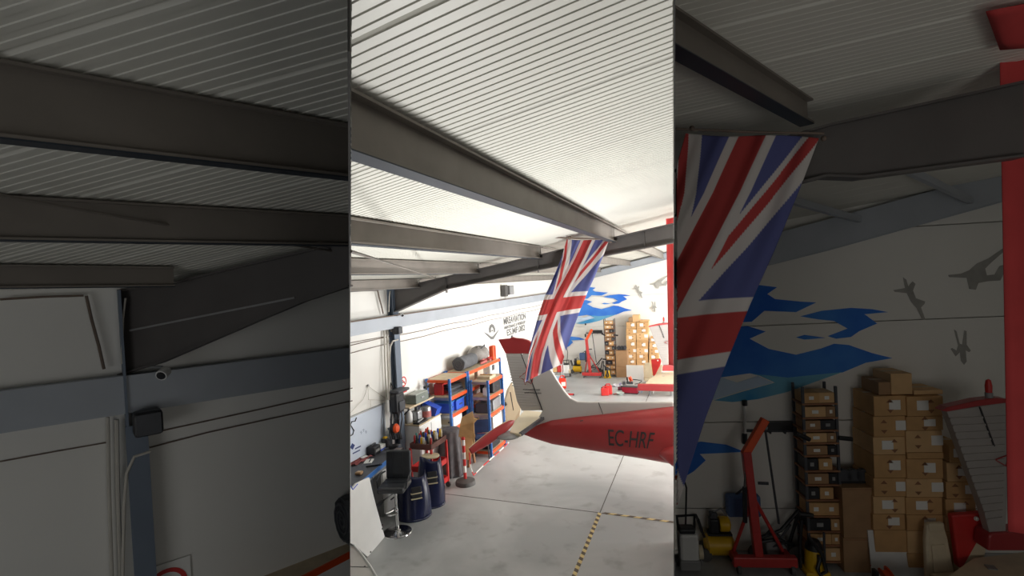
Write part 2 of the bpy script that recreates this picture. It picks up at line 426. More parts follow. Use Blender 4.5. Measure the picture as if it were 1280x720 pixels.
jz = [0] + [BAY.wall(760, v).z for v in (447, 412.3, 374, 338)] + [6.0]
for za, zb in zip(jz[:-1], jz[1:]):
    pl_ = (BAY.wp - BAY.out * .04, BAY.out)
    MB().prism([edge_pt(841.9, za + .006, *pl_), cR + V((0, 0, za + .006)) + BAY.out * .02, cR + V((0, 0, zb - .006)) + BAY.out * .02, edge_pt(841.9, zb - .006, *pl_)], BAY.out * .04).build('panel', M_wall, wbay, world=True)
rp = BAY.P(757, 290, 7.95)                                   # where the rafter meets the beam
on_raf = lambda u, v: on_plane(*near(u, v), rp, BAY.out)
rA, rB = on_raf(763, 296), on_raf(842, 279)
eR = (rB - rA); eR = eR / V((eR.x, eR.y, 0)).length
nRoof = dV.cross(eR).normalized(); nRoof = nRoof if nRoof.z > 0 else -nRoof
roofO = rA + V((0, 0, .2))
on_roof = lambda u, v: on_plane(*near(u, v), roofO, nRoof)
ceil2 = MB().box(tuple(EYE + RGT * 3.5 + FWD * 1.2 + V((0, 0, 3.55))), (8.5, 9, .05), rz=BAY.rz).build('ceiling_added_bay', M_roof, kind='structure')
org = roofO - eR * 0.0
def store_run(e): 
    t = clip(e, eR, EYE, NR, 1)
    return t + .004, 7.0
wmax = (BAY.wp - roofO).dot(BAY.out) / dV.dot(BAY.out)
kq = wmax - 9.0
while kq < wmax - .05:
    ribbed('roof_sheet', org, dV, eR, kq, min(kq + .5, wmax + .02), store_run, ceil2, RIB=.0015)
    kq += .5
screen('wall_light_screen_right', 842, NR, depth(on_plane(841.9, 420, BAY.wp, BAY.out)))
MB().prism([cR, cR + V((.1, 0, 0)), V((cR.x + 1.6, -5.2, 0)), V((cR.x + 1.5, -5.2, 0))], V((0, 0, 6))).build('wall_light_block', M_wall, kind='structure')  # added unseen wall, keeps the door light out of the bay
# rafter across the bay
def skew_rafter(name, top, bot, out, mtl, t=.03, w=.1):
    r = MB(); r.prism(list(bot) + list(reversed(top)), out * -t)
    o = r.build(name, mtl, kind='structure')
    for line in (top, bot):
        fb = MB()
        for a, b in zip(line[:-1], line[1:]): fb.beam(a - out * t / 2, b - out * t / 2, w, .012, up=V((0, 0, 1)))
        fb.build('flange', mtl, o, world=True)
    return o
tp = [on_raf(705, 313), on_raf(765, 296), on_raf(842, 279)]; bt = [on_raf(705, 331), on_raf(763, 316), on_raf(777, 316.5), on_raf(842, 308)]
skew_rafter('added_bay_rafter', tp, bt, BAY.out, M_rafter)
g0 = lambda u, v: BAY.wall(u, v, .12)
skew_rafter('added_bay_gable_beam', [g0(705, 349), g0(765, 333), g0(842, 312)], [g0(705, 360), g0(765, 345), g0(842, 323.5)], BAY.out, M_rail, .08, .1)
def roof_beam_between(name, u0, v0, u1, v1, onr, h, mtl, w=.07, drop=0.0):
    a = onr(u0, v0) - V((0, 0, h / 2 + drop)); b = onr(u1, v1) - V((0, 0, h / 2 + drop))
    a = a + (a - b).normalized() * .15
    o = MB().ibeam(a, b, w, h, .01).build(name, mtl, kind='structure', cut=-NR)
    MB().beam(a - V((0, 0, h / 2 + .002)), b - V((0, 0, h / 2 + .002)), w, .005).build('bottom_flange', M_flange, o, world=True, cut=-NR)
    return o
roof_beam_between('added_bay_roof_beam', 704.6, 252.5, 756, 286, on_roof, .13, M_steel)
for (u0, v0, u1, v1) in ((735, 321, 777, 333), (793, 312, 821, 325.5)):
    a, b = on_plane(*near(u0, v0), roofO - V((0, 0, .02)), nRoof), BAY.wall(u1, v1, .16)
    MB().beam(a, b, .05, .07).build('added_bay_purlin', M_rail, kind='structure')

# ------------------------------------------------------------------ mural on both back walls
def pan(x, y):            # right-hand bay pixels -> hall pixel
    return 640 + (842 + x / 1.895 - 640) / ZM, 360 + (340 + y / 1.895 - 360) / ZM
FLAMES = [
 (M_flame, [(150, 120), (175, 70), (195, 30), (245, 36), (222, 52), (240, 64), (300, 70), (338, 72), (290, 95), (215, 92), (185, 118)]),
 (M_flame, [(300, 105), (350, 92), (420, 85), (470, 88), (508, 95), (452, 100), (482, 122), (440, 140), (420, 154), (385, 158), (365, 152), (412, 134), (380, 116), (340, 112)]),
 (M_flame, [(110, 250), (120, 200), (150, 130), (175, 128), (218, 141), (180, 158), (225, 182), (290, 196), (350, 181), (380, 170), (415, 173), (470, 192), (518, 204), (455, 215), (400, 238), (330, 245), (270, 252), (180, 240)]),
 (M_flame2, [(95, 304), (165, 283), (240, 262), (205, 246), (180, 240), (270, 250), (330, 244), (400, 237), (330, 262), (270, 284), (200, 301), (140, 308)]),
 (M_flame, [(2, 455), (25, 408), (65, 402), (125, 409), (168, 426), (110, 429), (62, 431), (76, 446), (48, 472), (15, 492), (4, 480)]),
 (M_flame, [(290, 155), (310, 149), (360, 156), (310, 160)]),
 (M_flame3, [(100, 245), (60, 290), (90, 304), (160, 282), (235, 262), (200, 246), (150, 262)]),
]
DIVERS = [
 [(520, 43), (548, 38), (543, 12), (551, 18), (556, 34), (566, 22), (573, 28), (567, 44), (574, 62), (596, 70), (594, 76), (586, 84), (596, 112), (589, 114), (576, 86), (562, 70), (552, 50), (524, 47)],
 [(650, 7), (680, 4), (700, -4), (718, -20), (745, -32), (780, -56), (784, -50), (752, -22), (738, -8), (742, 8), (760, 6), (772, -14), (800, -22), (802, -16), (786, -6), (774, 20), (742, 22), (722, 26), (716, 42), (700, 40), (694, 14), (652, 12)],
 [(664, 136), (670, 140), (678, 170), (684, 172), (688, 138), (694, 140), (694, 172), (704, 186), (700, 190), (692, 186), (694, 212), (688, 220), (680, 210), (678, 190), (668, 200), (656, 182), (660, 180), (670, 186), (674, 174)],
]
for site, wallo in ((HALL, wb), (BAY, wbay)):
    for i, (m_, poly) in enumerate(FLAMES):
        pts = [site.wall(*pan(*q), .002 + .0012 * i) for q in poly]
        if site is BAY:                                     # stop the paint where the screen meets the wall
            pts = [p if (p - EYE).dot(NR) < -.02 else p + NR * (-.02 - (p - EYE).dot(NR)) for p in pts]
        MB().prism(pts, site.out * .001).build('mural_flame', m_, wallo, world=True)
    for poly in DIVERS:
        MB().prism([site.wall(*pan(*q), .003) for q in poly], site.out * .001).build('mural_skydiver', M_diver, wallo, world=True)

# ------------------------------------------------------------------ left-hand bay shell, also added: the side wall repeated nearer and dimmer
KL = 1.2 / ZM
class LHall:
    k = 1.0; zoom = 1.0; nm = 'hall'; dv = V((0, 1, 0)); nl = V((1, 0, 0)); p0 = V((XW, YR, 0)); end = 'of the bright hall'
    def pix(s, u, v): return u, v
class LBay:
    k = KL; zoom = ZM; nm = 'bay'; dv = dV; nl = V((dV.y, -dV.x, 0)); p0 = at_depth(*near(490, 450), 9.0 * KL); end = 'of the added dim left-hand bay'
    def pix(s, u, v): return near(u, v)
for C_ in (LHall, LBay):
    C_.wall = lambda s, u, v, off=0.0: on_plane(*s.pix(u, v), s.p0 + s.nl * off, s.nl)
    C_.m = lambda s, p: s.zoom * depth(p) / F
LH, LB_ = LHall(), LBay()
wq = lambda u, v, off=0.0: on_plane(u, v, LB_.p0 + LB_.nl * off, LB_.nl)      # wall of the bay
e0, e1 = wq(-90, 450), wq(437, 450); e0.z = e1.z = 0
rzL = math.atan2(dV.y, dV.x)
screen('wall_light_screen_left', 438, NL, depth(wq(438, 450)) + .06, .65, .3, -.3)
_pb = LB_.p0 - LB_.nl * .1
wside = slab8(MB(), [edge_pt(438.1, 0, LB_.p0, LB_.nl), edge_pt(438.1, 5.2, LB_.p0, LB_.nl), e0 + V((0, 0, 5.2)), e0], [edge_pt(437.7, 0, _pb, LB_.nl), edge_pt(437.7, 5.2, _pb, LB_.nl), e0 - LB_.nl * .1 + V((0, 0, 5.2)), e0 - LB_.nl * .1]).build('wall_added_side_bay', M_wall, kind='structure')
MB().prism([wq(-60, 496.5, .1), wq(437, 435.3, .1), wq(437, 473, .1), wq(-60, 551.5, .1)], LB_.nl * -.1).build('trim_2', M_rail, kind='structure')
pc = wq(165, 440, .06)
on_rf = lambda u, v: on_plane(u, v, pc, BAY.out)
tpl = [on_rf(150, 363), on_rf(205, 357), on_rf(300, 333.5), on_rf(437, 302)]
btl = [on_rf(150, 468), on_rf(200, 453), on_rf(330, 397), on_rf(380, 376), on_rf(437, 357)]
rfl = skew_rafter('added_side_bay_rafter', tpl, btl, BAY.out, M_rafter, .025, .07)
MB().beam(on_rf(163, 413) + BAY.out * .004, on_rf(369, 372) + BAY.out * .004, .012, .012).build('stiffener', M_grey, rfl, world=True)
q0, q1 = wq(161, 600, .12), wq(188, 600, .12)
cz = wq(165, 362, .06).z
colb = MB()
cf = wq(165, 530, .06).z
colb.box(((q0 + q1) / 2).to_2d().to_3d() + V((0, 0, cf / 2)), ((q1 - q0).length, .012, cf), rz=rzL)
web = (q0.to_2d().to_3d() - LB_.nl * .06) + dV * .012
colb.box(web + V((0, 0, cz / 2)), (.014, .12, cz), rz=rzL)
colb.build('added_side_bay_column', M_colm, kind='structure')
eRl = (tpl[3] - tpl[1]); eRl = eRl / V((eRl.x, eRl.y, 0)).length
nRl = dV.cross(eRl).normalized(); nRl = nRl if nRl.z > 0 else -nRl
roofL = tpl[1] + V((0, 0, .07))
on_rl = lambda u, v: on_plane(u, v, roofL, nRl)
ceil3 = MB().box(tuple(EYE - RGT * 3.2 + FWD * 1.0 + V((0, 0, 3.5))), (7, 9, .05), rz=BAY.rz).build('ceiling_added_side_bay', M_roof, kind='structure')
eave = on_plane(165, 360, LB_.p0, LB_.nl); eave.z = roofL.z
t_e = (LB_.p0 - roofL).dot(LB_.nl) / eRl.dot(LB_.nl)
orgL = roofL + eRl * t_e
def side_run(e): return 0.0, max(.02, clip(e, eRl, EYE, NL, 1) - .004)
kq = -4.6
kmax = (e1 - V((orgL.x, orgL.y, 0))).dot(dV)
while kq < kmax:
    ribbed('roof_sheet', orgL, dV, eRl, kq, min(kq + .5, kmax + .02), side_run, ceil3, RIB=.003)
    kq += .5
def side_beam(a, b, h, w=.06):
    A, B = on_rl(*a) - V((0, 0, h / 2 + .012)), on_rl(*b) - V((0, 0, h / 2 + .012))
    A = A + (A - B).normalized() * .25
    B = B + (B - A).normalized() * .1
    o = MB().ibeam(A, B, w, h, .01).build('added_side_bay_roof_beam', M_steel, kind='structure', cut=-NL)
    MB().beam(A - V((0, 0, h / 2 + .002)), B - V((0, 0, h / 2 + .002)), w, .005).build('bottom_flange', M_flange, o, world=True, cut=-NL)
    return A, B
side_beam((0, 72), (436, 154), .2)
side_beam((0, 241), (436, 267), .17)
side_beam((0, 328), (192, 331), .12)
tag(MB().tube([on_rl(-10, 207) - V((0, 0, .1)), on_rl(220, 256) - V((0, 0, .1)), on_rl(430, 297) - V((0, 0, .1))], .008, 6).build('bracing_rod', M_steel, cut=-NL), 'thin diagonal bracing rod under the roof of the added dim left-hand bay', 'rod')
tag(MB().tube([on_plane(438, 314, V((0, 0, roof_z(-3) - .02)), V((-.18, 0, 1)).normalized()), V((-4.2, 7.7, 3.72))], .008, 6).build('bracing_rod', M_steel), 'thin diagonal bracing rod under the bright hall roof', 'rod')

# ------------------------------------------------------------------ things on both left walls
for S in (LH, LB_):
    E_ = S.end; hall = S is LH
    W = S.wall
    m0 = S.m(W(490, 450))
    # dome camera on a bracket
    c = W(502.5, 393.6, .26); r = 2.1 * S.m(c)
    t = thing('security_camera', 'small white security camera on the wall rail ' + E_, 'camera', tuple(c))
    d = (S.nl * .7 - S.dv * .5 - V((0, 0, .35))).normalized()
    MB().tube([c - d * r * 1.1, c - d * r * .9, c + d * r * .9], [r * .6, r, r], 12).build('housing', M_white, t, world=True, smooth=True)
    MB().tube([c + d * r * .9, c + d * r * 1.1], [r * .8, r * .7], 12).build('lens', M_black, t, world=True, smooth=True)
    MB().tube([c - d * r * .8, c - S.nl * .06 + V((0, 0, r)), W(496, 391, .08)], r * .3, 6).build('bracket', M_grey, t, world=True)
    # loudspeaker
    c = W(496.3, 413, .2); k = S.m(c)
    t = thing('loudspeaker', 'black box loudspeaker on the column under the rail ' + E_, 'loudspeaker', tuple(c))
    MB().box(c, (9.5 * k, .13, 9.5 * k), rz=math.atan2(S.dv.y, S.dv.x)).build('cabinet', M_black, t, world=True, bevel=.02)
    MB().box(c + S.nl * .07, (8 * k, .01, 8 * k), rz=math.atan2(S.dv.y, S.dv.x)).build('grille', M_dark, t, world=True)
    MB().box(c - S.nl * .09, (3 * k, .06, 3 * k), rz=math.atan2(S.dv.y, S.dv.x)).build('bracket', M_steel, t, world=True)
    # conduits and cables at the column
    def cab(px, r, name, label, m_, off=.05):
        tag(MB().tube([W(u, v, off) for u, v in px], r, 8).build(name, m_), label + ' ' + E_, 'conduit' if 'conduit' in name else 'cable')
    cab([(480.5, 411), (481, 440), (482, 470), (483.5, 500)] , .016 if hall else .011, 'wall_conduit', 'left pale conduit running down the wall beside the column', M_cable)
    cab([(484, 412), (484.5, 440), (485.5, 470), (486.5, 500)], .018 if hall else .013, 'wall_conduit', 'right pale conduit running down the wall beside the column', M_cable)
    cab([(472, 363), (474, 372), (477, 383), (479, 392)], .012 if hall else .009, 'wall_cable', 'cable dropping from the eave to the rail', M_cabled)
    cab([(438, 364.5), (455, 363.5), (471, 363)], .01 if hall else .007, 'wall_cable', 'cable lying along the eave', M_cabled)
    cab([(487.5, 364), (486.5, 372), (486, 390)], .008 if hall else .006, 'wall_cable', 'thin white cable beside the rafter haunch', M_cable, .2 if hall else .1)
    cab([(497.5, 424.5), (491, 426.5), (488, 433), (487, 445), (486.5, 470), (486, 500)], .014 if hall else .01, 'wall_cable', 'white cable curling round the column', M_cable, .16 if hall else .125)
    if not hall:
        cab([(499, 417), (540, 408), (577, 399.5)], .005, 'wall_cable', 'upper brown cable along the wall', M_cabled, .01)
        cab([(497, 423), (520, 417), (577, 404.5)], .005, 'wall_cable', 'lower brown cable along the wall', M_cabled, .01)
    cab([(430, 430), (460, 424.5), (480, 421)], .006 if hall else .004, 'wall_cable', 'brown cable along the wall short of the column', M_cabled, .01)
    # no smoking sign
    c = W(504, 477, .012); k = S.m(c) * 1.15
    t = thing('no_smoking_sign', 'red and white no-smoking sign beside the column ' + E_, 'sign', tuple(c))
    up = V((0, 0, 1)); ex = S.dv
    ez = 11 * k
    bw = 7 * k
    MB().prism([c + ex * (a * bw) + up * b for a, b in ((-1, 7.5 * k), (1, 7.5 * k), (1, -13 * k), (-1, -13 * k))], S.nl * .004).build('plate', M_paper, t, world=True)
    cc = c + S.nl * .006
    ring = MB(); N = 28; sx = 1.05
    for i in range(N):
        a, b = 2 * math.pi * i / N, 2 * math.pi * (i + 1) / N
        q = lambda ang, rr: cc + ex * (math.cos(ang) * rr * sx) + up * (math.sin(ang) * rr)
        ring.prism([q(a, 4.2 * k), q(b, 4.2 * k), q(b, 5.6 * k), q(a, 5.6 * k)], S.nl * .002)
    ring.build('red_ring', M_bred, t, world=True)
    MB().beam(cc + ex * (-3 * k * sx) + up * 3 * k, cc + ex * (3 * k * sx) - up * 3 * k, 1.1 * k, .003, up=S.nl).build('red_slash', M_bred, t, world=True)
    MB().beam(cc + ex * (-2.4 * k * sx) - up * .6 * k, cc + ex * (2.4 * k * sx) - up * .6 * k, .002, 1.1 * k, up=up).build('cigarette', M_printd, t, world=True)
    MB().prism([cc + ex * (a * bw * .85) + up * b for a, b in ((-1, -8 * k), (1, -8 * k), (1, -12 * k), (-1, -12 * k))], S.nl * .002).build('red_caption', M_bred, t, world=True)
    # tarp roll
    a, b = (W(573, 453.2, .3), W(590, 446.5, .3)) if hall else (W(573.2, 452.5, .15), W(579, 449.8, .15))
    r = 8.6 * S.m(a)
    if hall: a.z = b.z = 1.742 + r * .98
    else: a = a + V((0, 0, r)) * .1; b = b + V((0, 0, r)) * .1
    roll = MB(); rows = []
    for i in range(9):
        f = i / 8; ctr = a.lerp(b, f); rows.append([ctr + (S.nl * math.cos(q) + up * math.sin(q)) * r * (1 + .05 * math.sin(q * 5 + i * 1.3) - .04 * abs(math.sin(i * 1.2))) for q in [2 * math.pi * j / 20 for j in range(21)]])
    roll.grid(rows); roll.v += []
    ct = None if hall else -NL
    t = roll.build('tarp_roll', M_tarp, smooth=True, cut=ct)
    tag(t, 'rolled dark grey tarp lying on the top shelf ' + E_, 'tarp')
    sp = [a - S.dv * .005 + (S.nl * math.cos(q) + up * math.sin(q)) * (r * .97 * q / 19) for q in [j * .5 for j in range(2, 39)]]
    MB().tube(sp, r * .07, 5).build('rolled_end', M_dark, t, world=True) if False else None
    cap = MB(); cap.prism([a + (S.nl * math.cos(q) + up * math.sin(q)) * r * .96 for q in [2 * math.pi * j / 20 for j in range(20)]], S.dv * .02)
    o = cap.build('rolled_end', M_tarp, None, cut=ct); o.parent = t; o.location = V(o.location) - V(t.location)
    o = MB().tube(sp, r * .06, 5).build('rolled_layers', M_dark, None, cut=ct); o.parent = t; o.location = V(o.location) - V(t.location)

# shelf end seen in the left-hand bay
t0 = wq(300, 727, .0)
t = thing('shelving_unit', 'wooden shelf with an orange front beam at the foot of the added dim left-hand bay wall', 'shelf', (t0.x, t0.y, 0))
zs = wq(436, 690, .2).z - .03
pA, pB = wq(330, 715, 0), wq(434, 690, 0)
A0, B0 = V((pA.x, pA.y, zs)) - dV * .3, V((pB.x, pB.y, zs))
MB().prism([A0, B0, B0 + LB_.nl * .12, A0 + LB_.nl * .3], V((0, 0, -.02))).build('shelf_board', M_wood, t, world=True, cut=-NL)
MB().beam(A0 + LB_.nl * .31 - V((0, 0, .03)), B0 + LB_.nl * .13 - V((0, 0, .03)), .02, .05).build('shelf_beam', M_orange, t, world=True, cut=-NL)
for p in (A0 + LB_.nl * .31, B0 + LB_.nl * .13): MB().beam((p.x, p.y, 0), (p.x, p.y, zs), .03, .04, up=(1, 0, 0)).build('post', M_blue, t, world=True, cut=-NL)

# ------------------------------------------------------------------ flags
def jack(a, b):
    """union flag colours; a along the fly 0..1, b along the hoist 0..1 (2:1 cloth)"""
    X = (a - .5) * 2; Y = (b - .5)
    R, Wt, B = hexc(206, 78, 76), hexc(232, 226, 222), hexc(102, 108, 166)
    if abs(X) < .1 or abs(Y) < .1: return R
    if abs(X) < .175 or abs(Y) < .175: return Wt
    s = (abs(Y) - .5 * abs(X)) / 1.118
    if X * Y < 0: s = -s
    if -.012 < s < .062: return R
    if abs(s) < .105: return Wt
    return B
def lerp_path(pts, t):
    t *= len(pts) - 1; i = min(int(t), len(pts) - 2); f = t - i
    return pts[i][0] * (1 - f) + pts[i + 1][0] * f, pts[i][1] * (1 - f) + pts[i + 1][1] * f
Lp = [(708.5, 299), (702, 322), (692, 346), (681, 371), (672, 398), (665, 424), (660, 447), (656, 478)]
Rp = [(761, 301), (753, 322), (743.5, 345), (734, 366), (725, 388), (716, 412), (709, 434), (702.5, 455)]
def hanging_flag(site, nu, nv, d_top, d_bot, name, label):
    rows = []; cols = []
    for i in range(nv + 1):
        t = i / nv
        l, r = lerp_path(Lp, t), lerp_path(Rp, t)
        g = 1 + 1.1 * min(1, t / .9)                        # the left side folds away towards the bottom
        row = []; crow = []
        for j in range(nu + 1):
            s = j / nu
            f = s ** g
            sag = 1.6 * math.sin(math.pi * s * 2.0) * (1 - t) + (6 * s * (1 - s) * -t if t > .8 else 0)
            u = l[0] + (r[0] - l[0]) * f; v = l[1] + (r[1] - l[1]) * f + sag * .4
            fold = math.sin(s * 17 + t * 3.2) * .05 + math.sin(s * 39 - t * 5) * .018 + .05 * math.sin(t * 6 + s * 3)
            dd = d_top + (d_bot - d_top) * t + fold
            row.append(site.P(u, v, dd)); crow.append(jack(t * .99 + .005, s))
        rows.append(row); cols.append(crow)
    mb = MB(); n = nu + 1
    vs = [p for r_ in rows for p in r_]; cs = [c for r_ in cols for c in r_]
    keep = [True] * len(vs)
    if site is BAY: keep = [(p - EYE).dot(NR) < -.012 for p in vs]
    fs = [(i * n + j, i * n + j + 1, (i + 1) * n + j + 1, (i + 1) * n + j) for i in range(nv) for j in range(nu)]
    fs = [f for f in fs if all(keep[k] for k in f)]
    idx = {}; 
    for f in fs:
        for k in f: idx.setdefault(k, len(idx))
    top = site.P(735, 299, d_top)
    t_ = thing(name, label, 'flag', tuple(top))
    me = bpy.data.meshes.new('cloth'); me.from_pydata([vs[k] - top for k in idx], [], [[idx[k] for k in f] for f in fs])
    at = me.color_attributes.new('pattern', 'FLOAT_COLOR', 'POINT')
    for q, k in enumerate(idx): at.data[q].color = cs[k]
    for p in me.polygons: p.use_smooth = True
    me.materials.append(M_flag)
    o = bpy.data.objects.new('cloth', me); COL.objects.link(o); o.parent = t_
    b = o.modifiers.new('solid', 'SOLIDIFY'); b.thickness = .003
    return t_
t = hanging_flag(HALL, 130, 260, 7.52, 7.75, 'union_flag', 'whole union flag hanging aslant from the rafter before the red-tipped tail fin')
MB().tube([HALL.P(640, 293.5, 7.6), HALL.P(709, 297.5, 7.52), HALL.P(738, 298.5, 7.51), HALL.P(763, 299, 7.52)], .012, 6).build('cord', M_cabled, t, world=True)
for u, v in ((712, 297), (763, 301)): MB().ball(HALL.P(u, v, 7.5), .03, 8, 6).build('knot', M_cabled, t, world=True, smooth=True)
t = hanging_flag(BAY, 150, 300, 7.75, 7.95, 'union_flag', 'big dim union flag hanging by the screen in the added right-hand bay')
MB().tube([BAY.P(704.6, 297.2, 7.75), BAY.P(738, 298.5, 7.74), BAY.P(763, 299, 7.75)], .006, 6).build('cord', M_cabled, t, world=True)
for u, v in ((711, 297), (763, 301)): MB().ball(BAY.P(u, v, 7.73), .014, 8, 6).build('knot', M_cabled, t, world=True, smooth=True)

def red_flag(site, d, label):
    t = thing('red_flag', label, 'flag', tuple(site.P(835, 265, d)))
    rows = []
    for i in range(41):
        f = i / 40; row = []
        for j in range(13):
            s = j / 12
            u = 832.5 + 3.2 * f + s * 34; v = 266 + (456 - 266) * f + s * (-5 + 10 * f)
            row.append(site.P(u, v, d + .05 * math.sin(s * 9 + f * 2) + .04 * math.sin(f * 5 + s * 4)))
        rows.append(row)
    MB().grid(rows).build('cloth', M_rcloth, t, world=True, smooth=True, solid=.004)
    ro_, nr_ = (V((0, 0, roof_z(0) - .03)), V((-.18, 0, 1)).normalized()) if site is HALL else (roofO - nRoof * .03, nRoof)
    rows = [[on_plane(*site.pix(827 + 5.5 * f + s * 30, 251 - 6 * s + 15 * f + s * f * 4), ro_ - nr_ * (.015 + .012 * math.sin(s * 8)), nr_) for s in [j / 8 for j in range(9)]] for f in [i / 6 for i in range(7)]]
    if site is BAY: MB().grid(rows).build('flare_patch', M_rcloth, t, world=True, smooth=True, solid=.004)  # red sheet under the roof standing in for a pinkish flare
    MB().ball(site.P(832, 265.5, d - .03), 1.4 * site.m(site.P(832, 265, d)), 8, 6).build('knot', M_cabled, t, world=True, smooth=True)
    return t
red_flag(HALL, 8.2, 'narrow edge of a red flag hanging behind the rafter in the bright hall')
red_flag(BAY, 8.2, 'tall red flag at the far edge of the added dim right-hand bay')

# ------------------------------------------------------------------ aircraft with the registration EC-HRF
from mathutils.bvhtree import BVHTree
YA = 8.5
ac = thing('light_aircraft', 'red and white light aircraft lettered EC-HRF with its tall tail fin below the flag', 'aircraft', (-1.2, YA, 0))
ay = lambda u, v, y=YA: on_y(u, v, y)
stn = []                                            # X, z bottom, z top, half width
for ub, vb, ut, vt, hw in ((650, 541.5, 650, 539, .015), (668, 549, 668, 531.5, .07), (690, 556.5, 690, 524.5, .13), (720, 562, 720, 520.5, .2), (757, 568.5, 757, 516.5, .27), (800, 576, 800, 511.5, .34), (842, 584.5, 842, 507, .4)):
    b_, t_ = ay(ub, vb, YA - hw * .6), ay(ut, vt, YA)
    stn.append((t_.x, b_.z, t_.z, hw))
x_, zb_, zt_, _h = stn[-1]
stn += [(x_ + .7, zb_ - .05, zt_ + .1, .5), (x_ + 1.5, zb_ - .06, zt_ + .16, .54), (x_ + 2.3, zb_ - .02, zt_ + .05, .5), (x_ + 2.7, zb_ + .2, zt_ - .3, .3)]
rows = []
for X_, zb, zt, hw in stn:
    row = []
    for k in range(33):
        a = 2 * math.pi * k / 32; c_, s_ = math.cos(a), math.sin(a)
        row.append(V((X_, YA + hw * abs(c_) ** .75 * (1 if c_ > 0 else -1), (zb + zt) / 2 + (zt - zb) / 2 * abs(s_) ** .85 * (1 if s_ > 0 else -1))))
    rows.append(row)
hull = MB().grid(rows)
hull.prism(rows[0][:-1], V((-.01, 0, 0)))
bvh = BVHTree.FromPolygons([tuple(p) for p in hull.v], hull.f)
hull.build('fuselage', M_acred, ac, world=True, smooth=True)
def on_hull(u, v, off=.004):
    r = ray(u, v).normalized(); h = bvh.ray_cast(EYE, r)
    return (h[0] if h[0] else on_y(u, v, YA - .3)) - r * off
def slab(px, y, th, name, m_, parent=ac, bev=0.0):
    return MB().prism([ay(u, v, y - th / 2) for u, v in px], V((0, th, 0))).build(name, m_, parent, world=True, bevel=bev)
fin = slab([(652, 442), (668, 442), (676, 446), (681, 450), (688, 462), (697, 477), (706, 490), (713, 498), (722, 502.3), (735, 503), (800, 503), (842, 503), (842, 512), (757, 521), (690, 529), (672, 534), (660, 539), (668, 530), (678, 513)], YA, .075, 'tail_fin', M_acgrey, bev=.02)
rud = slab([(631.6, 442), (651.2, 442), (677.2, 513), (652, 513.5), (646, 502), (641, 480)], YA, .06, 'rudder', M_acgrey, bev=.012)
cap = slab([(622.5, 424.5), (636, 423.3), (640, 421.5), (644, 422.8), (652, 423.3), (660, 425.8), (668, 431.5), (674, 440.5), (674, 442), (631.6, 442)], YA, .085, 'fin_tip', M_acred, bev=.02)
MB().tube([ay(640, 422, YA), ay(640, 419.3, YA)], .022, 8).build('beacon_mount', M_grey, ac, world=True)
for k in range(20):
    v = 445 + k * 3.35
    f = (v - 442) / 71
    l = 632.4 + (f * 12 if f < .55 else 6.6 + (f - .55) * 30); r_ = 650.8 + f * 26
    if v > 484 and v < 494: l = max(l, 643)
    MB().beam(ay(l + .8, v, YA - .034), ay(r_ - 1.5, v + .4, YA - .034), .026, .018).build('rib', M_acgrey, rud, world=True)
MB().beam(ay(651.4, 442, YA - .036), ay(678, 513, YA - .036), .012, .018, up=(0, 1, 0)).build('hinge_gap', M_printd, fin, world=True)
MB().tube([ay(748, 503, YA - .04), ay(753.5, 517.5, YA - .06)], .006, 5).build('panel_joint', M_printd, fin, world=True)
star = [(667.5, 457.5), (665.2, 477), (664, 480), (659, 476.5), (656.5, 481), (654.6, 474.5), (649.3, 471.5), (655, 467), (659, 463.5), (667.5, 457.5)]
MB().tube([ay(u, v, YA - .042) for u, v in star], .0075, 5).build('star_outline', M_acred, fin, world=True)
MB().tube([ay(u, v, YA - .042) for u, v in [(664, 463), (656.8, 475.5), (660, 466), (664.6, 476)]], .006, 5).build('star_strokes', M_printd, fin, world=True)
for tx, u0, v0, u1, sz in (('www.flashling.com', 653.5, 487.6, 675, .05), ('aerial transportation', 655.5, 491.8, 676.5, .045)):
    a_, b_ = ay(u0, v0, YA - .044), ay(u1, v0 + .6, YA - .044)
    lettering('lettering', tx, sz, a_, b_ - a_, (0, 0, 1), M_printd, ac, .002, width=(b_ - a_).length)
# registration letters wrapped on the side of the hull
cu = bpy.data.curves.new('registration', 'FONT'); cu.body = 'EC-HRF'; cu.size = 1
tmp = bpy.data.objects.new('registration', cu); COL.objects.link(tmp)
bpy.context.view_layer.update()
me0 = bpy.data.meshes.new_from_object(tmp.evaluated_get(bpy.context.evaluated_depsgraph_get()))
bpy.data.objects.remove(tmp)
bm = bmesh.new(); bm.from_mesh(me0)
bmesh.ops.triangulate(bm, faces=bm.faces)
for _ in range(2): bmesh.ops.subdivide_edges(bm, edges=[e for e in bm.edges if e.calc_length() > .12], cuts=1)
bmesh.ops.triangulate(bm, faces=bm.faces)
xs = [q.co.x for q in bm.verts]; ys = [q.co.y for q in bm.verts]
x0, x1, y0_, y1_ = min(xs), max(xs), min(ys), max(ys)
for q in bm.verts:
    f, g = (q.co.x - x0) / (x1 - x0), (q.co.y - y0_) / (y1_ - y0_)
    u = 760.5 + f * 56 + (1 - g) * 0 + (g - .5) * (-1 + f * 6) ; v = 557 + f * 4.3 - g * 20.5
    q.co = on_hull(u, v, .012) - rootloc(ac)
bm.to_mesh(me0); bm.free(); me0.materials.clear(); me0.materials.append(M_printd)
ro = bpy.data.objects.new('registration', me0); COL.objects.link(ro); ro.parent = ac
b = ro.modifiers.new('solid', 'SOLIDIFY'); b.thickness = .006
MB().prism([on_hull(725, 525.5, .006), on_hull(729, 525, .006), on_hull(729, 526.2, .006), on_hull(725, 526.7, .006)], V((0, -.004, 0))).build('inspection_hole', M_printd, ac, world=True)
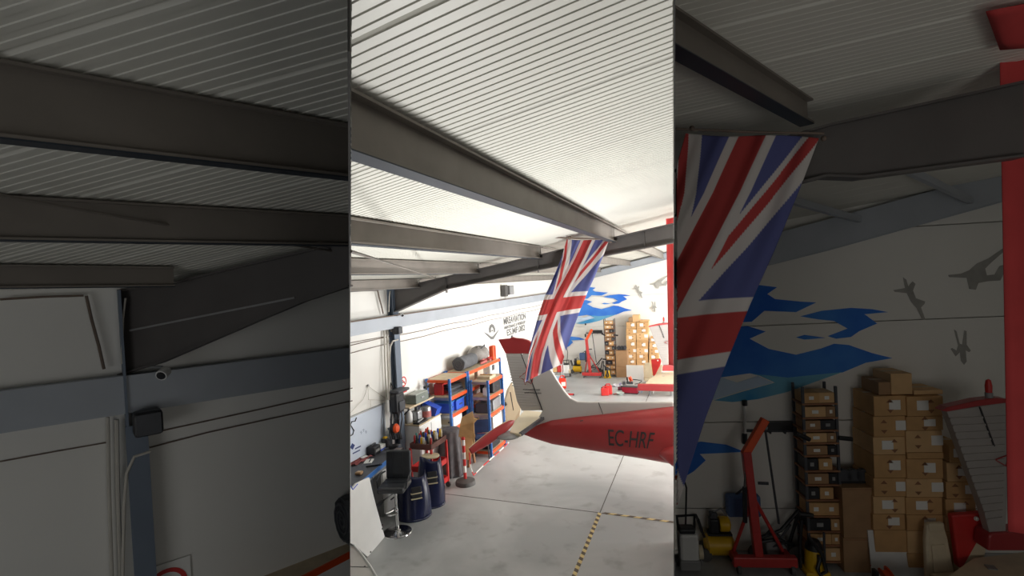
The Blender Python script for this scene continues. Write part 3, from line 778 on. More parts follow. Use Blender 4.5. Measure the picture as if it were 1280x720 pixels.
# wing root fairing at the right end
MB().tube([on_hull(823, 567, -.05), on_hull(832, 567, -.02), on_hull(841.5, 569, 0), on_hull(841.5, 570, 0) + V((.5, -.1, -.03))], [.02, .1, .16, .2], 12).build('wing_root', M_acred, ac, world=True, smooth=True)
# stabilator: pale plate with a dark trim edge and a red tip
st = [(641, 529), (655.5, 512.5), (688, 515.8), (651, 542.5), (637, 540)]
zs_ = 1.2
stab = MB().prism([on_z(u, v, zs_) for u, v in st], V((0, 0, -.05))).build('stabilator', M_cream, ac, world=True, bevel=.012)
MB().beam(on_z(688, 516, zs_ - .012), on_z(650.5, 543, zs_ - .012), .05, .05).build('trim_tab', M_dark, stab, world=True)
tipc = at_depth(635, 544.3, depth(on_z(637, 540, zs_)) + .03)
MB().ball(tipc, (.2, .2, .05), 20, 8).build('tail_cone', M_grey, ac, world=True, smooth=True)
A_, B_ = at_depth(588, 564, 7.9), at_depth(643.5, 525.5, 8.3)
rows = []
ax = (B_ - A_).normalized(); sd = ax.cross(V((0, 0, 1))).normalized(); upq = sd.cross(ax)
for i in range(15):
    f = i / 14; wd = (.055 + .035 * math.sin(math.pi * min(1, f * 1.05))) * math.sqrt(max(0.0, 1 - max(0, (f - .8) / .2) ** 2) + .002)
    c_ = A_.lerp(B_, f)
    rows.append([c_ + (sd * math.cos(q) * .6 + upq * math.sin(q)) * wd for q in [2 * math.pi * j / 14 for j in range(15)]])
tp_ = MB().grid(rows).build('stabilator_tip', M_acred, stab, world=True, smooth=True)
MB().tube([A_.lerp(B_, f) + upq * (.055 + .035 * math.sin(math.pi * f)) * .98 for f in (0, .2, .4, .6, .8, .9)], .008, 5).build('edge_strip', M_cream, ac, world=True)
# main wheel leg out of sight below the cabin, so that the aircraft stands
for dy in (-.45, .45): MB().tube([(1.5, YA + dy * .5, zb_ + .05), (1.5, YA + dy, .2)], .04, 8).build('gear_leg', M_grey, ac, world=True)
for dy in (-.45, .45): MB().lathe([(.06, -.06), (.19, -.06), (.2, 0), (.19, .06), (.06, .06)], (1.5, YA + dy, .2), 16, Matrix.Rotation(math.pi / 2, 3, 'X')).build('wheel', M_rubber, ac, world=True)

# cream wing part leaning behind the tail
d_ = 9.5
pl = thing('aileron', 'cream aircraft wing part standing on edge left of the tail fin', 'aircraft part', (*on_z(640, 560).to_2d(), 0))
cw = [at_depth(u, v, d) for u, v, d in ((639.5, 477, 12.6), (651, 510, 12.4), (649, 526, 12.3), (640, 533, 12.3), (628.5, 537, 12.3), (627.5, 512, 12.4), (633, 488, 12.6))]
MB().prism(cw, FWD * .06).build('skin', M_cream, pl, world=True, bevel=.01)
MB().prism([at_depth(u, v, 12.25) for u, v in ((637.2, 490.5), (638.4, 490), (642.2, 512.5), (641.4, 513.5))], FWD * .02).build('slot', M_printd, pl, world=True)
MB().ball(at_depth(631.4, 505, 12.4), .05, 8, 6).build('hinge', M_printd, pl, world=True)

# ------------------------------------------------------------------ left side of the hall: bench, shelves, clutter
lx = lambda u, v, off=0.0: on_x(u, v, XW + off)
# whiteboard
wbz = lambda y: None
t = thing('whiteboard', 'long white board on the side wall above the workbench', 'whiteboard', tuple(lx(470, 545, .02)))
q = [lx(425, 527, .015), lx(480, 503.5, .015), lx(482, 552, .015), lx(425, 590, .015)]
zt, zb = (q[0].z + q[1].z) / 2, .93
q[0].z = q[1].z = zt; q[2].z = q[3].z = zb
MB().prism(q, V((.012, 0, 0))).build('panel', M_board, t, world=True)
MB().beam(q[0] + V((.01, 0, 0)), q[1] + V((.01, 0, 0)), .03, .02).build('top_frame', M_alu, t, world=True)
c = lx(440.5, 558, .03)
MB().prism([c + V((0, a, b)) for a, b in ((-.06, 0), (0, .05), (.06, 0), (0, -.05))], V((.003, 0, 0))).build('board_mark', M_navyp, t, world=True)
for (u0, v0, u1, v1) in ((444, 561, 451, 557.5), (441, 567, 450, 562.5)): MB().beam(lx(u0, v0, .03), lx(u1, v1, .03), .003, .018).build('board_print', M_navyp, t, world=True)
for k, (u0, v0) in enumerate(((450, 541), (453, 538), (456, 540))):
    MB().tube([lx(u0, v0, .03), lx(u0 + 1.6, v0 - 2, .03), lx(u0 + 1.2, v0 + 1.6, .03), lx(u0 + 3, v0 - 1, .03)], .0015, 4).build('board_scribble', M_navyp, t, world=True)
MB().tube([lx(445.6, 522, .035), lx(444, 526.5, .035), lx(440, 527, .035), lx(438, 531, .035), lx(442.5, 538, .035), lx(441, 543, .035), lx(436, 546, .035)], .008, 6).build('cable', M_black, label='black cable looping down in front of the white board', cat='cable')
t = thing('hanging_line', 'tangle of thin pale lines hung from a wall hook above the whiteboard', 'line', tuple(lx(460, 482.5, .03)))
for pts in ([(460, 482.5), (481, 497.5)], [(460, 482.5), (454, 499), (438, 516)], [(460, 482.5), (460.5, 499.5), (480, 500.5)], [(463, 500), (463.5, 508), (461, 511)]):
    MB().tube([lx(u, v, .03) for u, v in pts], .004, 4).build('strand', M_cable, t, world=True)
MB().ball(lx(460, 482, .02), .02, 8, 6).build('hook', M_grey, t, world=True)
# bench
fr0, fr1 = on_z(438, 612, .9), on_z(501, 559.5, .9)
dB = (fr0 - fr1).normalized(); fr0 = fr0 + dB * .35
t = thing('workbench', 'long dark topped workbench with blue front edge along the side wall', 'workbench', (-4.95, 6.5, 0))
bx = XW + .03
MB().prism([fr0, fr1, V((bx, fr1.y, .9)), V((bx, fr0.y, .9))], V((0, 0, -.04))).build('bench_top', M_dark, t, world=True)
MB().beam(fr0 + V((.012, 0, -.03)), fr1 + V((.012, 0, -.03)), .02, .06).build('blue_edge', M_blue, t, world=True)
nrmB = V((1, 0, 0))
for f in (.05, .5, .95):
    p = fr0.lerp(fr1, f); MB().beam((p.x - .06, p.y, .86), (p.x - .06, p.y, 0), .05, .05, up=(1, 0, 0)).build('leg', M_dark, t, world=True)
    MB().beam((bx + .05, p.y, .86), (bx + .05, p.y, 0), .05, .05, up=(1, 0, 0)).build('leg', M_dark, t, world=True)
p, q = fr0.lerp(fr1, .08), fr0.lerp(fr1, .92)
MB().beam((p.x - .1, p.y, .25), (q.x - .1, q.y, .25), .04, .04).build('stretcher', M_dark, t, world=True)
MB().beam((p.x - .05, p.y, .8), (q.x - .05, q.y, .8), .03, .07).build('apron', M_grey, t, world=True)
def bxthing(name, label, cat, u, v, z, dims, m_, rz=0.0, bev=.008, extra=None, group=None):
    p = on_z(u, v, z)
    t = thing(name, label, cat, tuple(p), rz, group)
    MB().box((0, 0, dims[2] / 2), dims).build('body', m_, t, bevel=bev)
    for nm, c, d, mm in (extra or []): MB().box(c, d).build(nm, mm, t, bevel=min(.003, bev))
    return t
bz = .9
bxthing('battery_charger', 'black charger box on the bench under the white board', 'charger', 467, 567.5, bz, (.16, .2, .14), M_black, .1, .02, [('handle', (0, 0, .16), (.03, .14, .02), M_dark), ('label_strip', (.081, 0, .07), (.002, .12, .04), M_grey)])
bxthing('carton', 'small white and blue carton at the back of the workbench', 'carton', 476, 562, bz, (.12, .18, .09), M_paper, .05, .004, [('blue_band', (0, 0, .02), (.122, .182, .03), M_bluep)])
bxthing('plastic_jug', 'small dark jug with green lid at the back of the workbench', 'jug', 482, 559.5, bz, (.1, .1, .16), M_black, 0, .02, [('lid', (0, 0, .17), (.06, .06, .03), M_yellow)])
bxthing('canister', 'white canister standing on the bench against the column', 'canister', 488, 554.5, bz, (.1, .14, .24), M_white, 0, .03, [('cap', (0, 0, .26), (.05, .05, .04), M_grey)])
p = on_z(449, 576, bz)
t = thing('rag', 'crumpled dull red rag lying on the dark bench top', 'rag', tuple(p))
rows = [[V((.09 * (i - 4) / 4, .22 * (j - 5) / 5 + .02 * math.sin(i), .014 + .012 * math.sin(i * 2.1 + j * 1.3) + .01 * math.cos(j * 2.2))) for j in range(11)] for i in range(9)]
MB().grid(rows).build('cloth', mat('rag_red', (150, 84, 84), .9, 0, .2, 12), t, smooth=True, solid=.01)
MB().prism([V((-.02, .05, .032)), V((.05, .02, .032)), V((.07, .14, .032)), V((0, .16, .032))], V((0, 0, .004))).build('paper_slip', M_paper, t)
for u, v, lb in ((488, 561, 'shiny spanner lying on the bench behind the stool'), (466, 583, 'dark pliers lying near the blue edge of the bench')):
    p = on_z(u, v, bz); t = thing('hand_tool', lb, 'tool', tuple(p), .6)
    MB().beam((-.1, 0, .012), (.1, 0, .012), .02, .02).build('shaft', M_alu if u > 480 else M_black, t)
    MB().tube([(.1, -.02, .012), (.13, 0, .012), (.1, .025, .012)], .012, 6).build('jaw', M_alu if u > 480 else M_black, t)
bxthing('drill', 'black cordless drill lying on the bench near its far end', 'drill', 492, 560.5, bz, (.16, .07, .07), M_black, .7, .02, [('grip', (-.04, 0, .1), (.05, .05, .12), M_dark), ('chuck', (.1, 0, .035), (.05, .04, .04), M_alu)])
bxthing('parts_tray', 'dark parts tray on the bench behind the stool back', 'tray', 497, 566, bz, (.14, .22, .05), M_black, .2, .01, [('bolt_heap', (0, 0, .05), (.1, .16, .02), M_alu)])
bxthing('paper_pad', 'white paper pad lying on the bench by the red rag', 'paper', 461, 577, bz, (.12, .18, .012), M_paper, .4, .002, [('pen', (.02, 0, .016), (.012, .12, .01), M_black)])
bxthing('tape_roll', 'brown tape roll lying near the blue bench edge', 'tape', 449, 593, bz, (.1, .1, .045), M_card3, .2, .02, [('core', (0, 0, .045), (.05, .05, .004), M_wood)])
t = thing('floodlight', 'small grey floodlight on the wall above the long rail', 'floodlight', tuple(lx(634, 363, .1)))
c = lx(637, 362.5, .12); MB().box(c, (.16, .34, .26)).build('lamp_body', M_grey, t, world=True, bevel=.02)
c = lx(631, 363.5, .1); MB().box(c, (.12, .2, .32)).build('ballast_box', M_rubber, t, world=True, bevel=.02)
MB().beam(lx(630, 365, .1), lx(641, 361, .1), .03, .03).build('mounting_bar', M_dark, t, world=True)
MB().tube([lx(633.5, 367, .03), lx(632, 371, .03), lx(631.5, 376, .03)], .012, 6).build('cable', M_cable, t, world=True)
# drawers and boxes under the bench
t = thing('drawer_unit', 'pale grey drawer unit standing under the workbench behind the stool', 'drawer unit', (-5.0, 7.0, 0))
MB().box((0, 0, .38), (.36, .55, .76)).build('carcass', M_grey, t, bevel=.01)
for k in range(3):
    o = MB().box((.187, 0, .14 + .24 * k), (.015, .5, .21)).build('drawer', M_white, t, bevel=.005)
    MB().box((.2, 0, .2 + .24 * k), (.015, .16, .02)).build('handle', M_dark, o)
# column clutter
cx = XW + .1
t = thing('tool_bag', 'black tool bag hanging on the column above the bench end', 'bag', tuple(lx(497, 505, .2)))
p = lx(496, 503, .22)
MB().box(p, (.18, .26, .36)).build('pouch', M_black, t, world=True, bevel=.05)
MB().box(p + V((.03, .05, .2)), (.2, .36, .05)).build('flap', M_dark, t, world=True, bevel=.02)
MB().box(p + V((.1, 0, -.05)), (.03, .18, .16)).build('front_pocket', M_dark, t, world=True, bevel=.02)
MB().tube([p + V((-.08, -.08, .17)), p + V((-.1, 0, .33)), p + V((-.08, .08, .17))], .012, 6).build('strap', M_black, t, world=True)
t = thing('cable_hank', 'dark coil of cables hanging down the column to the bench', 'cable', tuple(lx(495, 545, .18)))
for k in range(7):
    u = 488 + k * 2.2
    MB().tube([lx(u, 508 + k % 3 * 3, .17), lx(u + 1.5 - k % 2 * 3, 524, .2), lx(u - 1, 540, .17), lx(u + .8, 549, .18)], .014 + .005 * (k % 3), 6).build('cable_strand', M_black if k % 3 else M_dark, t, world=True)
t = thing('tail_light', 'round red lamp hung on the column above the bench', 'lamp', tuple(lx(495, 535, .22)))
MB().lathe([(.03, -.03), (.075, -.03), (.08, 0), (.06, .03), (.02, .035)], lx(495.3, 535.5, .26), 16, Matrix.Rotation(math.radians(90), 3, 'Y')).build('lens', M_orange, t, world=True, smooth=True)
MB().lathe([(.03, -.05), (.09, -.05), (.09, -.02), (.03, -.02)], lx(495.3, 535.5, .26), 16, Matrix.Rotation(math.radians(90), 3, 'Y')).build('rim', M_black, t, world=True)
MB().tube([lx(480, 504, .06), lx(480, 551, .06)], .014, 8).build('steel_tube', M_alu, label='thin steel tube standing against the wall at the bench end', cat='tube')
# cabinet beyond the column and what stands on it
t = thing('cabinet', 'white low cabinet beyond the column with clutter on top', 'cabinet', (-4.98, 8.3, 0))
MB().box((0, 0, .55), (.36, .8, 1.1)).build('carcass', M_white, t, bevel=.012)
for s in (-1, 1):
    o = MB().box((.186, .2 * s, .56), (.014, .37, 1.0)).build('door', M_white, t, bevel=.006)
    MB().box((.2, .04 * s, .75), (.02, .02, .12)).build('handle', M_dark, o)
MB().box((0, 0, 1.11), (.38, .82, .025)).build('cabinet_top', M_wood, t, bevel=.004)
def onx(name, label, cat, x, y, z, build_):
    t = thing(name, label, cat, (x, y, z)); build_(t); return t
zc = 1.123
def b1(t):
    MB().lathe([(.085, 0), (.095, .02), (.095, .2), (.085, .22)], n=18).build('tin', M_alu, t, smooth=True)
    MB().lathe([(.097, .04), (.097, .15)], n=18).build('red_label', mat('tin_label', (190, 110, 104), .5, 0, .2, 14), t, smooth=True)
onx('paint_tin', 'big paint tin with faded red label on the white cabinet', 'paint tin', -4.9, 8.33, zc, b1)
def b2(t):
    MB().lathe([(.05, 0), (.06, .02), (.06, .17), (.03, .22), (.025, .25)], n=14).build('bottle', M_white, t, smooth=True)
    MB().lathe([(.03, .25), (.03, .29)], n=12).build('cap', M_black, t)
onx('bottle', 'white plastic bottle with black cap on the near end of the cabinet', 'bottle', -5.05, 7.99, zc, b2)
def b3(t):
    MB().box((0, 0, .1), (.16, .16, .2)).build('body', M_alu, t, bevel=.03); MB().box((0, 0, .23), (.05, .05, .06)).build('spout', M_dark, t)
onx('oil_can', 'square grey oil can beside the paint tin on the cabinet', 'can', -4.98, 8.13, zc, b3)
def b4(t):
    MB().box((0, 0, .015), (.14, .3, .03)).build('plate', M_black, t, bevel=.006); MB().tube([(.03, -.14, .04), (.0, .1, .05)], .014, 6).build('bar', M_alu, t)
onx('tool_tray', 'flat black tray of tools at the front of the cabinet top', 'tray', -4.87, 8.06, zc, b4)
t = thing('wall_shelf', 'narrow wall shelf carrying a green-grey case above the white cabinet', 'shelf', (-5.1, 8.3, 1.44))
MB().box((.03, 0, -.015), (.24, .9, .03)).build('shelf_board', M_wood, t)
for s in (-.35, .35): MB().beam((-.08, s, -.02), (-.08, s, -.2), .03, .02, up=(1, 0, 0)).build('shelf_bracket', M_dark, t); MB().beam((-.08, s, -.2), (.12, s, -.03), .02, .02).build('shelf_bracket', M_dark, t)
onx('equipment_case', 'flat green-grey case on the wall shelf above the white cabinet', 'case', -5.05, 8.3, 1.44, lambda t: (MB().box((0, 0, .08), (.22, .46, .16)).build('body', mat('case_green', (120, 128, 120), .5), t, bevel=.015), MB().box((.115, 0, .09), (.012, .1, .03)).build('latch', M_alu, t), MB().box((0, 0, .165), (.2, .42, .015)).build('lid', mat('case_lid', (178, 184, 176), .5), t, bevel=.005)))
onx('clamp', 'dark clamp standing upright at the far end of the wall shelf', 'clamp', -5.05, 8.65, 1.44, lambda t: (MB().box((0, 0, .03), (.1, .1, .06)).build('foot', M_black, t), MB().tube([(0, 0, .05), (0, 0, .3)], .02, 8).build('screw', M_dark, t), MB().box((0, 0, .2), (.05, .14, .04)).build('jaw', M_black, t)))
onx('blue_bin', 'blue tilted parts bin at the far end of the white cabinet', 'bin', -4.95, 8.58, zc, lambda t: (MB().prism([V((-.12, -.09, 0)), V((.14, -.09, 0)), V((.2, -.09, .14)), V((-.12, -.09, .26))], V((0, .18, 0))).build('bin_body', M_bluep, t), MB().box((.165, 0, .1), (.01, .1, .04)).build('label_holder', M_paper, t)))

def shelving(label, x0, x1, y0, y1, levels, top):
    t = thing('shelving_unit', label, 'shelf', ((x0 + x1) / 2, (y0 + y1) / 2, 0), group='blue and orange shelving along the side wall')
    o = MB()
    for x in (x0, x1):
        for y in (y0, y1):
            p = MB().box((x, y, top / 2), (.045, .04, top)).build('post', M_blue, t, world=True)
            hs = MB()
            for k in range(int(top / .09)): hs.box((x + .0235, y, .08 + k * .09), (.002, .014, .03))
            tag(hs.build('post_slots', M_navyp, p, world=True), kind='stuff')
    for z in levels:
        MB().box(((x0 + x1) / 2, (y0 + y1) / 2, z - .01), (x1 - x0 - .02, y1 - y0 - .03, .02)).build('shelf_board', M_wood, t, world=True)
        for x in (x0, x1): MB().box((x, (y0 + y1) / 2, z - .035), (.03, y1 - y0 - .04, .06)).build('shelf_beam', M_orange, t, world=True)
        for y in (y0, y1): MB().box(((x0 + x1) / 2, y, z - .035), (x1 - x0 - .045, .03, .05)).build('end_beam', M_orange if z > 1.6 or z < .7 else M_alu, t, world=True)
    return t
shelving('first tall blue and orange shelving unit beyond the white cabinet', -5.15, -4.65, 8.84, 9.6, [.12, .78, 1.06, 1.4, 1.74], 1.76)
shelving('second tall blue and orange shelving unit carrying the tarp roll', -5.15, -4.65, 9.68, 11.5, [.12, .62, 1.0, 1.37, 1.74], 1.76)
shelving('shorter blue and orange shelving unit standing in front of the wall shelves', -4.56, -4.18, 9.62, 10.42, [.12, .5, .88, 1.24, 1.56], 1.58)
def item(name, label, cat, x, y, z, dims, m_, rz=0.0, bev=.01, extra=None, group=None):
    t = thing(name, label, cat, (x, y, z), rz, group)
    MB().box((0, 0, dims[2] / 2), dims).build('body', m_, t, bevel=bev)
    for nm, c, d, mm in (extra or []): MB().box(c, d).build(nm, mm, t, bevel=.002)
    return t
HD = lambda d, z=.5: [('handle', (d[0] / 2 + .006, 0, d[2] * z), (.012, d[1] * .35, .02), M_dark)]
item('crate', 'blue plastic crate on the middle shelf of the first unit', 'crate', -4.86, 9.36, 1.06, (.34, .36, .2), M_bluep, 0, .02, HD((.34, .36, .2)) + [('rim', (0, 0, .2), (.37, .39, .02), M_blue)])
item('crate', 'blue open crate at the near end of the first shelving unit', 'crate', -4.9, 9.02, 1.06, (.36, .24, .2), M_bluep, .1, .02, HD((.36, .24, .2)) + [('rim', (0, 0, .2), (.38, .26, .02), M_blue)])
item('appliance', 'white flat appliance on the lower shelf of the first unit', 'appliance', -4.86, 9.15, .78, (.4, .4, .2), M_white, 0, .02, [('front_panel', (0, -.202, .1), (.3, .006, .1), M_cream), ('knob', (.1, -.21, .1), (.03, .02, .03), M_dark)])
item('carton', 'bright red carton tucked under the top of the first shelving unit', 'carton', -4.98, 9.1, 1.4, (.2, .22, .22), M_bred, 0, .004, [('flap', (0, 0, .222), (.2, .1, .006), M_red)])
def cowls(t):
    for k in range(4):
        rows = [[V((.16 * math.cos(a) * (1 - .1 * k), -.28 + .56 * f, .035 * k + .09 * math.sin(a) * (1 - .5 * f))) for a in [math.pi * j / 8 for j in range(9)]] for f in [i / 6 for i in range(7)]]
        MB().grid(rows).build('cover', M_black if k % 2 else M_dark, t, smooth=True, solid=.008)
onx('engine_covers', 'nest of dark engine covers on the second shelf of the first unit', 'engine covers', -4.86, 9.3, 1.41, cowls)
item('black_bag', 'long black bag lying on the blue crate of the first unit', 'bag', -4.84, 9.36, 1.275, (.16, .34, .1), M_black, .2, .04, [('strap', (0, 0, .1), (.03, .2, .012), M_dark)])
item('storage_box', 'dark box on the bottom shelf of the first shelving unit', 'box', -4.88, 9.1, .12, (.4, .3, .45), M_dark, 0, .015, HD((.4, .3, .45)) + [('lid', (0, 0, .46), (.42, .32, .03), M_black)])
item('storage_box', 'black box beside the dark one on the bottom shelf', 'box', -4.88, 9.42, .12, (.4, .26, .5), M_black, 0, .015, HD((.4, .26, .5)) + [('lid', (0, 0, .51), (.42, .28, .03), M_dark)])
item('storage_box', 'navy blue box at the near end of the second shelving unit', 'box', -4.88, 9.95, .62, (.4, .42, .27), mat('navy_box', (60, 72, 110), .6), 0, .02, HD((.4, .42, .27)))
item('storage_box', 'navy blue lidded tub on the low shelf of the second unit', 'box', -4.88, 10.0, .12, (.42, .5, .34), M_bcloth, 0, .02, [('lid', (0, 0, .35), (.44, .52, .03), M_navyp)])
item('carton', 'cream carton on the second unit under the tarp roll', 'carton', -4.88, 9.95, 1.37, (.36, .34, .3), M_cream, 0, .006, [('tape', (0, 0, .302), (.36, .05, .003), M_wood)])
item('carton', 'beige carton with open flap on the second shelving unit', 'carton', -4.86, 10.4, 1.37, (.36, .36, .3), mat('beige_carton', (206, 186, 168), .8), .05, .006, [('flap', (.1, 0, .31), (.2, .36, .01), M_card2)])
item('carton', 'white carton on the middle level of the second shelving unit', 'carton', -4.88, 10.4, 1.0, (.36, .4, .24), M_paper, 0, .006, [('tape', (0, 0, .242), (.36, .05, .003), M_wood)])
item('carton', 'pale pink carton beside the white one on the second unit', 'carton', -4.88, 9.92, 1.0, (.36, .36, .22), mat('pink_carton', (220, 190, 180), .8), 0, .006, [('tape', (0, 0, .222), (.36, .05, .003), M_wood)])
item('filter_housing', 'white filter housing at the far end of the second unit', 'filter', -4.86, 11.2, 1.37, (.3, .3, .32), M_white, 0, .03, [('port', (.155, 0, .2), (.02, .12, .12), M_dark)])
item('filter_housing', 'white filter housing below at the far end of the second unit', 'filter', -4.86, 11.2, 1.0, (.3, .34, .3), M_white, 0, .03, [('port', (.155, 0, .18), (.02, .12, .12), M_dark)])
def bag(t):
    rows = [[V((.24 * math.sin(a) * math.cos(b) * (1 + .12 * math.sin(3 * b + 2 * a)), .36 * math.sin(a) * math.sin(b) * (1 + .1 * math.sin(4 * b)), .17 + .17 * math.cos(a) * (1 + .15 * math.sin(5 * b)))) for b in [2 * math.pi * j / 20 for j in range(21)]] for a in [math.pi * i / 10 for i in range(11)]]
    MB().grid(rows).build('sack', M_bag, t, smooth=True)
    MB().tube([(.1, -.1, .3), (.16, 0, .38), (.1, .12, .3)], .015, 6).build('strap', M_dark, t)
onx('holdall', 'crumpled grey holdall on the top shelf behind the tarp roll', 'bag', -4.95, 10.95, 1.76, bag)
onx('life_vest', 'bright orange folded vest standing on the far end of the top shelf', 'vest', -4.72, 11.25, 1.745, lambda t: (MB().box((0, 0, .17), (.12, .2, .34)).build('vest_body', M_orange, t, bevel=.03), MB().box((.065, 0, .2), (.01, .03, .24)).build('strap', M_red, t)))
onx('strap_pile', 'pile of red straps on the front edge of the top shelf', 'straps', -4.74, 10.85, 1.742, lambda t: [MB().tube([(.1 * math.sin(k * 2.1), -.3 + .1 * k, .03 + .02 * (k % 3)), (.1 * math.cos(k), -.2 + .1 * k, .07), (-.08 + .02 * k, -.1 + .09 * k, .03)], .028, 6).build('strap_loop', M_red if k % 2 else mat('pink_strap', (210, 120, 116), .8), t) for k in range(6)])
item('parts_box', 'open tan parts box on top of the shorter shelving unit', 'box', -4.37, 10.0, 1.56, (.3, .34, .06), M_wood, 0, .006, [('divider', (0, 0, .05), (.29, .01, .06), M_card)])
item('engine_case', 'black engine case on the upper shelf of the shorter unit', 'case', -4.36, 10.16, 1.24, (.32, .42, .24), M_black, 0, .03, HD((.32, .42, .24)))
item('parts_box', 'grey box of metal parts on the middle shelf of the shorter unit', 'box', -4.36, 10.13, .88, (.3, .46, .22), M_alu, .05, .02, [('rim', (0, 0, .22), (.32, .52, .02), M_grey)])
item('parts_box', 'dark tub on the upper shelf near end of the shorter unit', 'box', -4.37, 9.78, .88, (.3, .2, .2), M_dark, 0, .02, HD((.3, .2, .2)))
item('carton', 'white carton on the low shelf of the shorter unit', 'carton', -4.36, 10.1, .5, (.32, .5, .26), M_paper, 0, .006, [('tape', (0, 0, .262), (.32, .05, .003), M_wood)])
item('tool_case', 'black tool case at the bottom of the shorter unit', 'case', -4.36, 9.95, .12, (.32, .5, .3), M_black, 0, .03, HD((.32, .5, .3)))
item('jug', 'small white jug on the shorter unit beside the grey parts box', 'jug', -4.27, 9.72, 1.24, (.12, .12, .18), M_white, 0, .03, [('cap', (0, 0, .2), (.05, .05, .04), M_grey)])
# seat pads, sheets of carton, sawhorse, covered drum, chair in front of the shelves
t = thing('folded_cartons', 'folded tan carton sheets leaning in front of the shelves', 'cartons', (*on_z(588, 572).to_2d(), 0))
for k, (pl_, dd) in enumerate(([[(574, 536), (577, 522), (591, 514), (592.5, 522.5), (597, 524), (592, 530), (583, 533)], 9.25], [[(573, 546), (575, 533), (592, 528), (592.5, 540), (594, 545), (592, 556), (590, 548)], 9.2], [[(574, 540), (583, 531), (592.5, 530), (593.5, 552), (588, 575), (580, 575)], 9.32])):
    MB().prism([at_depth(u, v, dd + .02 * (i % 2)) for i, (u, v) in enumerate(pl_)], FWD * .02).build('carton_sheet', (M_card2, M_card, M_card2)[k], t, world=True)
p = on_z(588.5, 581)
t = thing('sawhorse', 'brown wooden trestle in front of the folded carton sheets', 'trestle', tuple(p))
zt = at_depth(588, 541, depth(p)).z
MB().box((-.13, 0, zt), (.42, .12, .03)).build('top_rail', M_dwood, t)
for x in (.02, -.28):
    for s in (-1, 1): MB().beam((x, 0, zt - .01), (x, .14 * s, 0), .06, .035, up=(1, 0, 0)).build('leg', M_dwood, t)
MB().beam((.02, 0, zt * .5), (-.28, 0, zt * .5), .03, .04).build('stretcher', M_dwood, t)
p = on_z(565.5, 592)
t = thing('covered_drum', 'tall drum draped with dark pleated cloth beside the tool trolley', 'drum', tuple(p))
zt = at_depth(566, 538, depth(p)).z
rows = []
for i in range(9):
    f = i / 8; rows.append([V(((.2 + .05 * f + (.025 * f + .006) * math.sin(9 * a)) * math.cos(a), (.2 + .05 * f + (.025 * f + .006) * math.sin(9 * a)) * math.sin(a), zt * (1 - f) + .01)) for a in [2 * math.pi * j / 54 for j in range(55)]])
MB().grid([[V((0, 0, zt + .05))] * 55] + [[V((.17 * math.cos(a), .17 * math.sin(a), zt + .04)) for a in [2 * math.pi * j / 54 for j in range(55)]]] + rows).build('cover', M_cloth, t, smooth=True)
MB().lathe([(.24, .0), (.25, .02), (.24, .03)], n=24).build('hem', M_dark, t)
p = on_z(603, 574)
t = thing('chair', 'low blue chair with black legs by the shelves', 'chair', tuple(p), .3)
MB().box((0, 0, .38), (.36, .36, .06)).build('seat', M_bcloth, t, bevel=.02)
MB().box((0, .19, .58), (.36, .05, .36)).build('backrest', M_bcloth, t, bevel=.02)
for x in (-.16, .16):
    for y in (-.15, .17): MB().tube([(x * .9, y * .9, .36), (x, y, 0)], .013, 6).build('leg', M_black, t)
item('cushion', 'rolled blue denim cushion lying on the low blue chair', 'cushion', p.x, p.y, .41, (.26, .22, .1), M_bcloth, .3, .045, [('seam', (0, 0, .05), (.262, .02, .102), M_navyp)])
# tool trolley
t = thing('tool_trolley', 'red tool trolley with a brown tray full of screwdrivers', 'trolley', (-4.56, 7.78, 0))
hx, hy, hz = .2, .27, .84
for x in (-hx, hx):
    for y in (-hy, hy):
        p = MB().box((x, y, hz / 2 + .05), (.035, .035, hz - .1)).build('post', M_bred, t)
        MB().lathe([(.02, -.015), (.05, -.015), (.05, .015), (.02, .015)], (x, y, .05), 12, Matrix.Rotation(math.pi / 2, 3, 'X')).build('caster', M_rubber, p)
for z, m_ in ((.12, M_bred), (.45, M_bred), (hz, mat('trolley_tray', (104, 66, 58), .5, 0, .1, 6))):
    MB().box((0, 0, z), (2 * hx, 2 * hy, .03)).build('tray', m_, t)
    for s in (-1, 1):
        MB().box((s * hx, 0, z + .04), (.015, 2 * hy, .08)).build('tray_side', m_, t); MB().box((0, s * hy, z + .04), (2 * hx, .015, .08)).build('tray_side', m_, t)
cols = [M_bred, M_yellow, M_black, M_teal, M_bluep, M_paper, M_orange, M_dark, M_cream, M_red]
names = ['red', 'yellow', 'black', 'teal', 'blue', 'white', 'orange', 'grey', 'cream', 'dull red']
ordj = ['first', 'second', 'third', 'fourth', 'fifth', 'sixth', 'seventh', 'eighth']
rows_ = ['near', 'second', 'third', 'far']
for i in range(4):
    for j in range(8):
        x, y = -4.56 - .16 + .045 * j, 7.78 - .2 + .13 * i
        k = (i * 3 + j * 7) % 10; h = .1 + .05 * random.random()
        s = thing('screwdriver', f'{names[k]} handled screwdriver, {ordj[j]} from the wall, {rows_[i]} row of trolley tray', 'screwdriver', (x, y, hz + .015), random.random(), 'screwdrivers in the trolley tray')
        tl = V((.02 * math.sin(i * 5 + j), .02 * math.cos(i + j * 3), 0))
        MB().tube([(0, 0, 0), tl * .5 + V((0, 0, h * .5))], .006, 6).build('blade', M_alu, s)
        MB().tube([tl * .5 + V((0, 0, h * .45)), tl + V((0, 0, h)), tl * 1.3 + V((0, 0, h + .06))], [.014, .019, .014], 8).build('handle', cols[k], s)
item('spray_can', 'blue and white spray can standing in the middle of the trolley shelf', 'spray can', -4.46, 7.6, .465, (.06, .06, .18), M_bluep, 0, .02, [('cap', (0, 0, .19), (.04, .04, .03), M_paper)])
